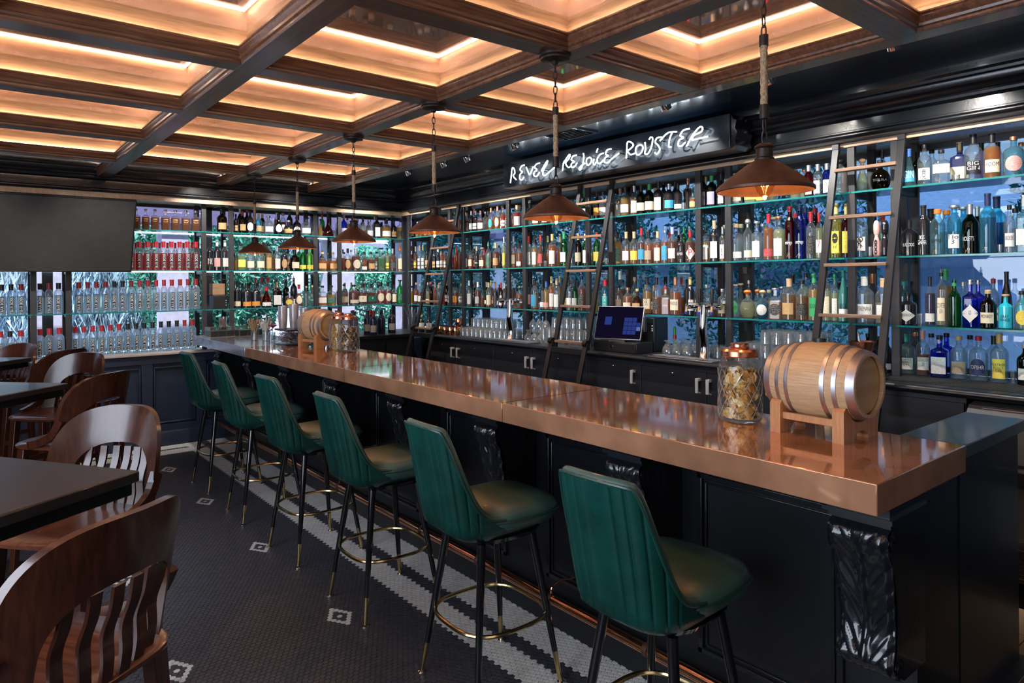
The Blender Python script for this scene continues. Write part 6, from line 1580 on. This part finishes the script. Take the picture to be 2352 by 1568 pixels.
# straws, vase, boxes
def cup(loc, label, col, m):
    t = thing('straw_cup', label, 'cup', loc, 0, 'cups of straws')
    MB().lathe([(0, 0), (.034, 0), (.040, .10), (.038, .10), (.032, .006), (0, .006)], seg=18).obj('glass_body', M_clear, t)
    for k in range(20):
        a = 2*PI*k/20+.3; h = random.uniform(.17, .22); w_ = random.uniform(.03, .075)
        MB().tube([(-.020*math.cos(a), -.020*math.sin(a), .008), (w_*math.cos(a)+.0, w_*math.sin(a), h)], .0042, 6).obj('straw', m, t)
M_straw = mat('tan_paper_straw', (.50, .36, .20), .7); M_wstraw = mat('white_striped_straw', (.78, .74, .66), .6)
cup((2.20, 6.62, BT), 'glass of brown paper straws on the bar', 0, M_straw); cup((2.27, 6.51, BT), 'glass of white straws on the bar', 0, M_wstraw)
t = thing('flower_vase', 'small glass vase with a pink flower on the bar', 'vase', (2.285, 6.41, BT))
MB().lathe([(0, 0), (.032, 0), (.034, .02), (.034, .085), (.032, .085), (.031, .02), (0, .008)], seg=16).obj('glass_body', M_clear, t)
MB().tube([(0, 0, .01), (.005, -.004, .08), (.008, -.01, .13)], .003, 6).obj('stem', CM['g'], t)
q = MB()
for k in range(9):
    a = 2*PI*k/9; c = Vector((.008, -.01, .125)); d = Vector((math.cos(a), math.sin(a), 1.0)).normalized()
    u = Vector((-math.sin(a), math.cos(a), 0))
    n0 = len(q.v)
    for (l, w) in ((0, .004), (.018, .014), (.036, .020), (.046, .010)):
        p = c+d*l+Vector((math.cos(a), math.sin(a), -.3))*(l*l*8); q.v += [tuple(p-u*w), tuple(p+u*w)]
    for i in range(3): q.face([n0+i*2, n0+i*2+1, n0+i*2+3, n0+i*2+2])
q.obj('petals', mat('magenta_petal', (.80, .04, .26), .5), t, smooth=60)
for i, (x, y, lb) in enumerate([(2.09, 7.36, 'glass and gold-edged box at the left end of the zinc top'), (2.36, 7.30, 'glass and gold-edged box right of its twin, behind the straws')]):
    t = thing('display_box', lb, 'box', (x, y, BT), R(4), 'gold-edged glass boxes on the bar')
    MB().box(-.115, .115, -.075, .075, .004, .060).obj('dark_liner', M_plastic, t)
    MB().box(-.12, .12, -.08, .08, .002, .095).obj('glass_case', M_jar, t)
    q = MB()
    for sx in (-.12, -.04, .04, .12):
        for sy in (-.08, .08): q.bar((sx, sy, 0), (sx, sy, .097), .004)
    for z in (.002, .097):
        for sy in (-.08, .08): q.bar((-.12, sy, z), (.12, sy, z), .004)
        for sx in (-.12, .12): q.bar((sx, -.08, z), (sx, .08, z), .004)
    q.tube([(-.02, -.08, .097), (-.02, -.085, .115), (.02, -.085, .115), (.02, -.08, .097)], .003, 6)
    q.obj('gold_frame', M_brass, t)
t = thing('sugar_cup', 'clear cup of reddish stirrers on the left glass box', 'cup', (2.12, 7.36, BT+.0995))
MB().lathe([(0, 0), (.034, 0), (.042, .10), (.040, .10), (.032, .005), (0, .005)], seg=18).obj('glass_body', M_clear, t)
q = MB()
for k in range(60):
    a = random.uniform(0, 6.28); r_ = random.uniform(0, .028); q.tube([(r_*math.cos(a), r_*math.sin(a), random.uniform(.008, .04)), (r_*math.cos(a+.6), r_*math.sin(a+.6), random.uniform(.05, .085))], .002, 4)
o = q.obj('stirrers', mat('russet_stirrer', (.35, .10, .06), .6), t); o['kind'] = 'stuff'
t = thing('copper_dish', 'small copper dish with a steel scoop, seen above the near barrel', 'dish', (4.30, 1.90, CT+.0925))
glasses(G_LOW, [(4.30, 1.90, CT)], 'upturned tumbler under the copper dish behind the near barrel', None, 'tumbler')
MB().lathe([(0, 0), (.04, 0), (.06, .06), (.075, .11), (.08, .115), (.072, .115), (.056, .06), (0, .01)], seg=24).obj('dish', M_cu_lid, t)
MB().tube([(0, 0, .06), (.01, .02, .12), (.02, .03, .17)], .007, 8).obj('scoop', M_chrome, t)


# ================================================================== bottles past the limit: joined
ROOT_BOTTLES = [o for o in C.objects if o.type == 'EMPTY' and o.get('category') == 'bottle']
def seen_size(o):
    x, y, z = o.location; d = x*math.sin(AZ)+y*math.cos(AZ); s = o.scale[0]*o.scale[2]/(d*d)
    rear = (x > 4.58 and y < 7.5) or y > 7.86
    return s*(.22 if rear else 1.0)
order = sorted([o for o in ROOT_BOTTLES if o['label'] != 'extra'], key=seen_size, reverse=True)
LIMIT = 300
mb = MB(); mlist = []
bpy.context.view_layer.update()
for o in order[LIMIT:]+[o for o in ROOT_BOTTLES if o['label'] == 'extra']:
    stack = [(c, o.matrix_world @ c.matrix_parent_inverse @ c.matrix_basis) for c in o.children]
    M0 = Matrix.LocRotScale(o.location, o.rotation_euler, o.scale)
    todo = [(c, M0 @ c.matrix_basis) for c in o.children]
    dead = [o]
    while todo:
        c, M_ = todo.pop(); dead.append(c)
        todo += [(g, M_ @ g.matrix_basis) for g in c.children]
        m = c.material_slots[0].material
        if m not in mlist: mlist.append(m)
        n = len(mb.v); mb.v += [tuple(M_ @ v.co) for v in c.data.vertices]; mb.mi = mlist.index(m)
        for p in c.data.polygons: mb.face([n+i for i in p.vertices])
    for d in dead: bpy.data.objects.remove(d)
if mb.v:
    o = mb.obj('bottle_rows', mlist, smooth=40, fix=False)
    tag(o, 'rear rows of assorted bottles, half hidden behind the front bottles on every shelf', 'bottles', kind='stuff')
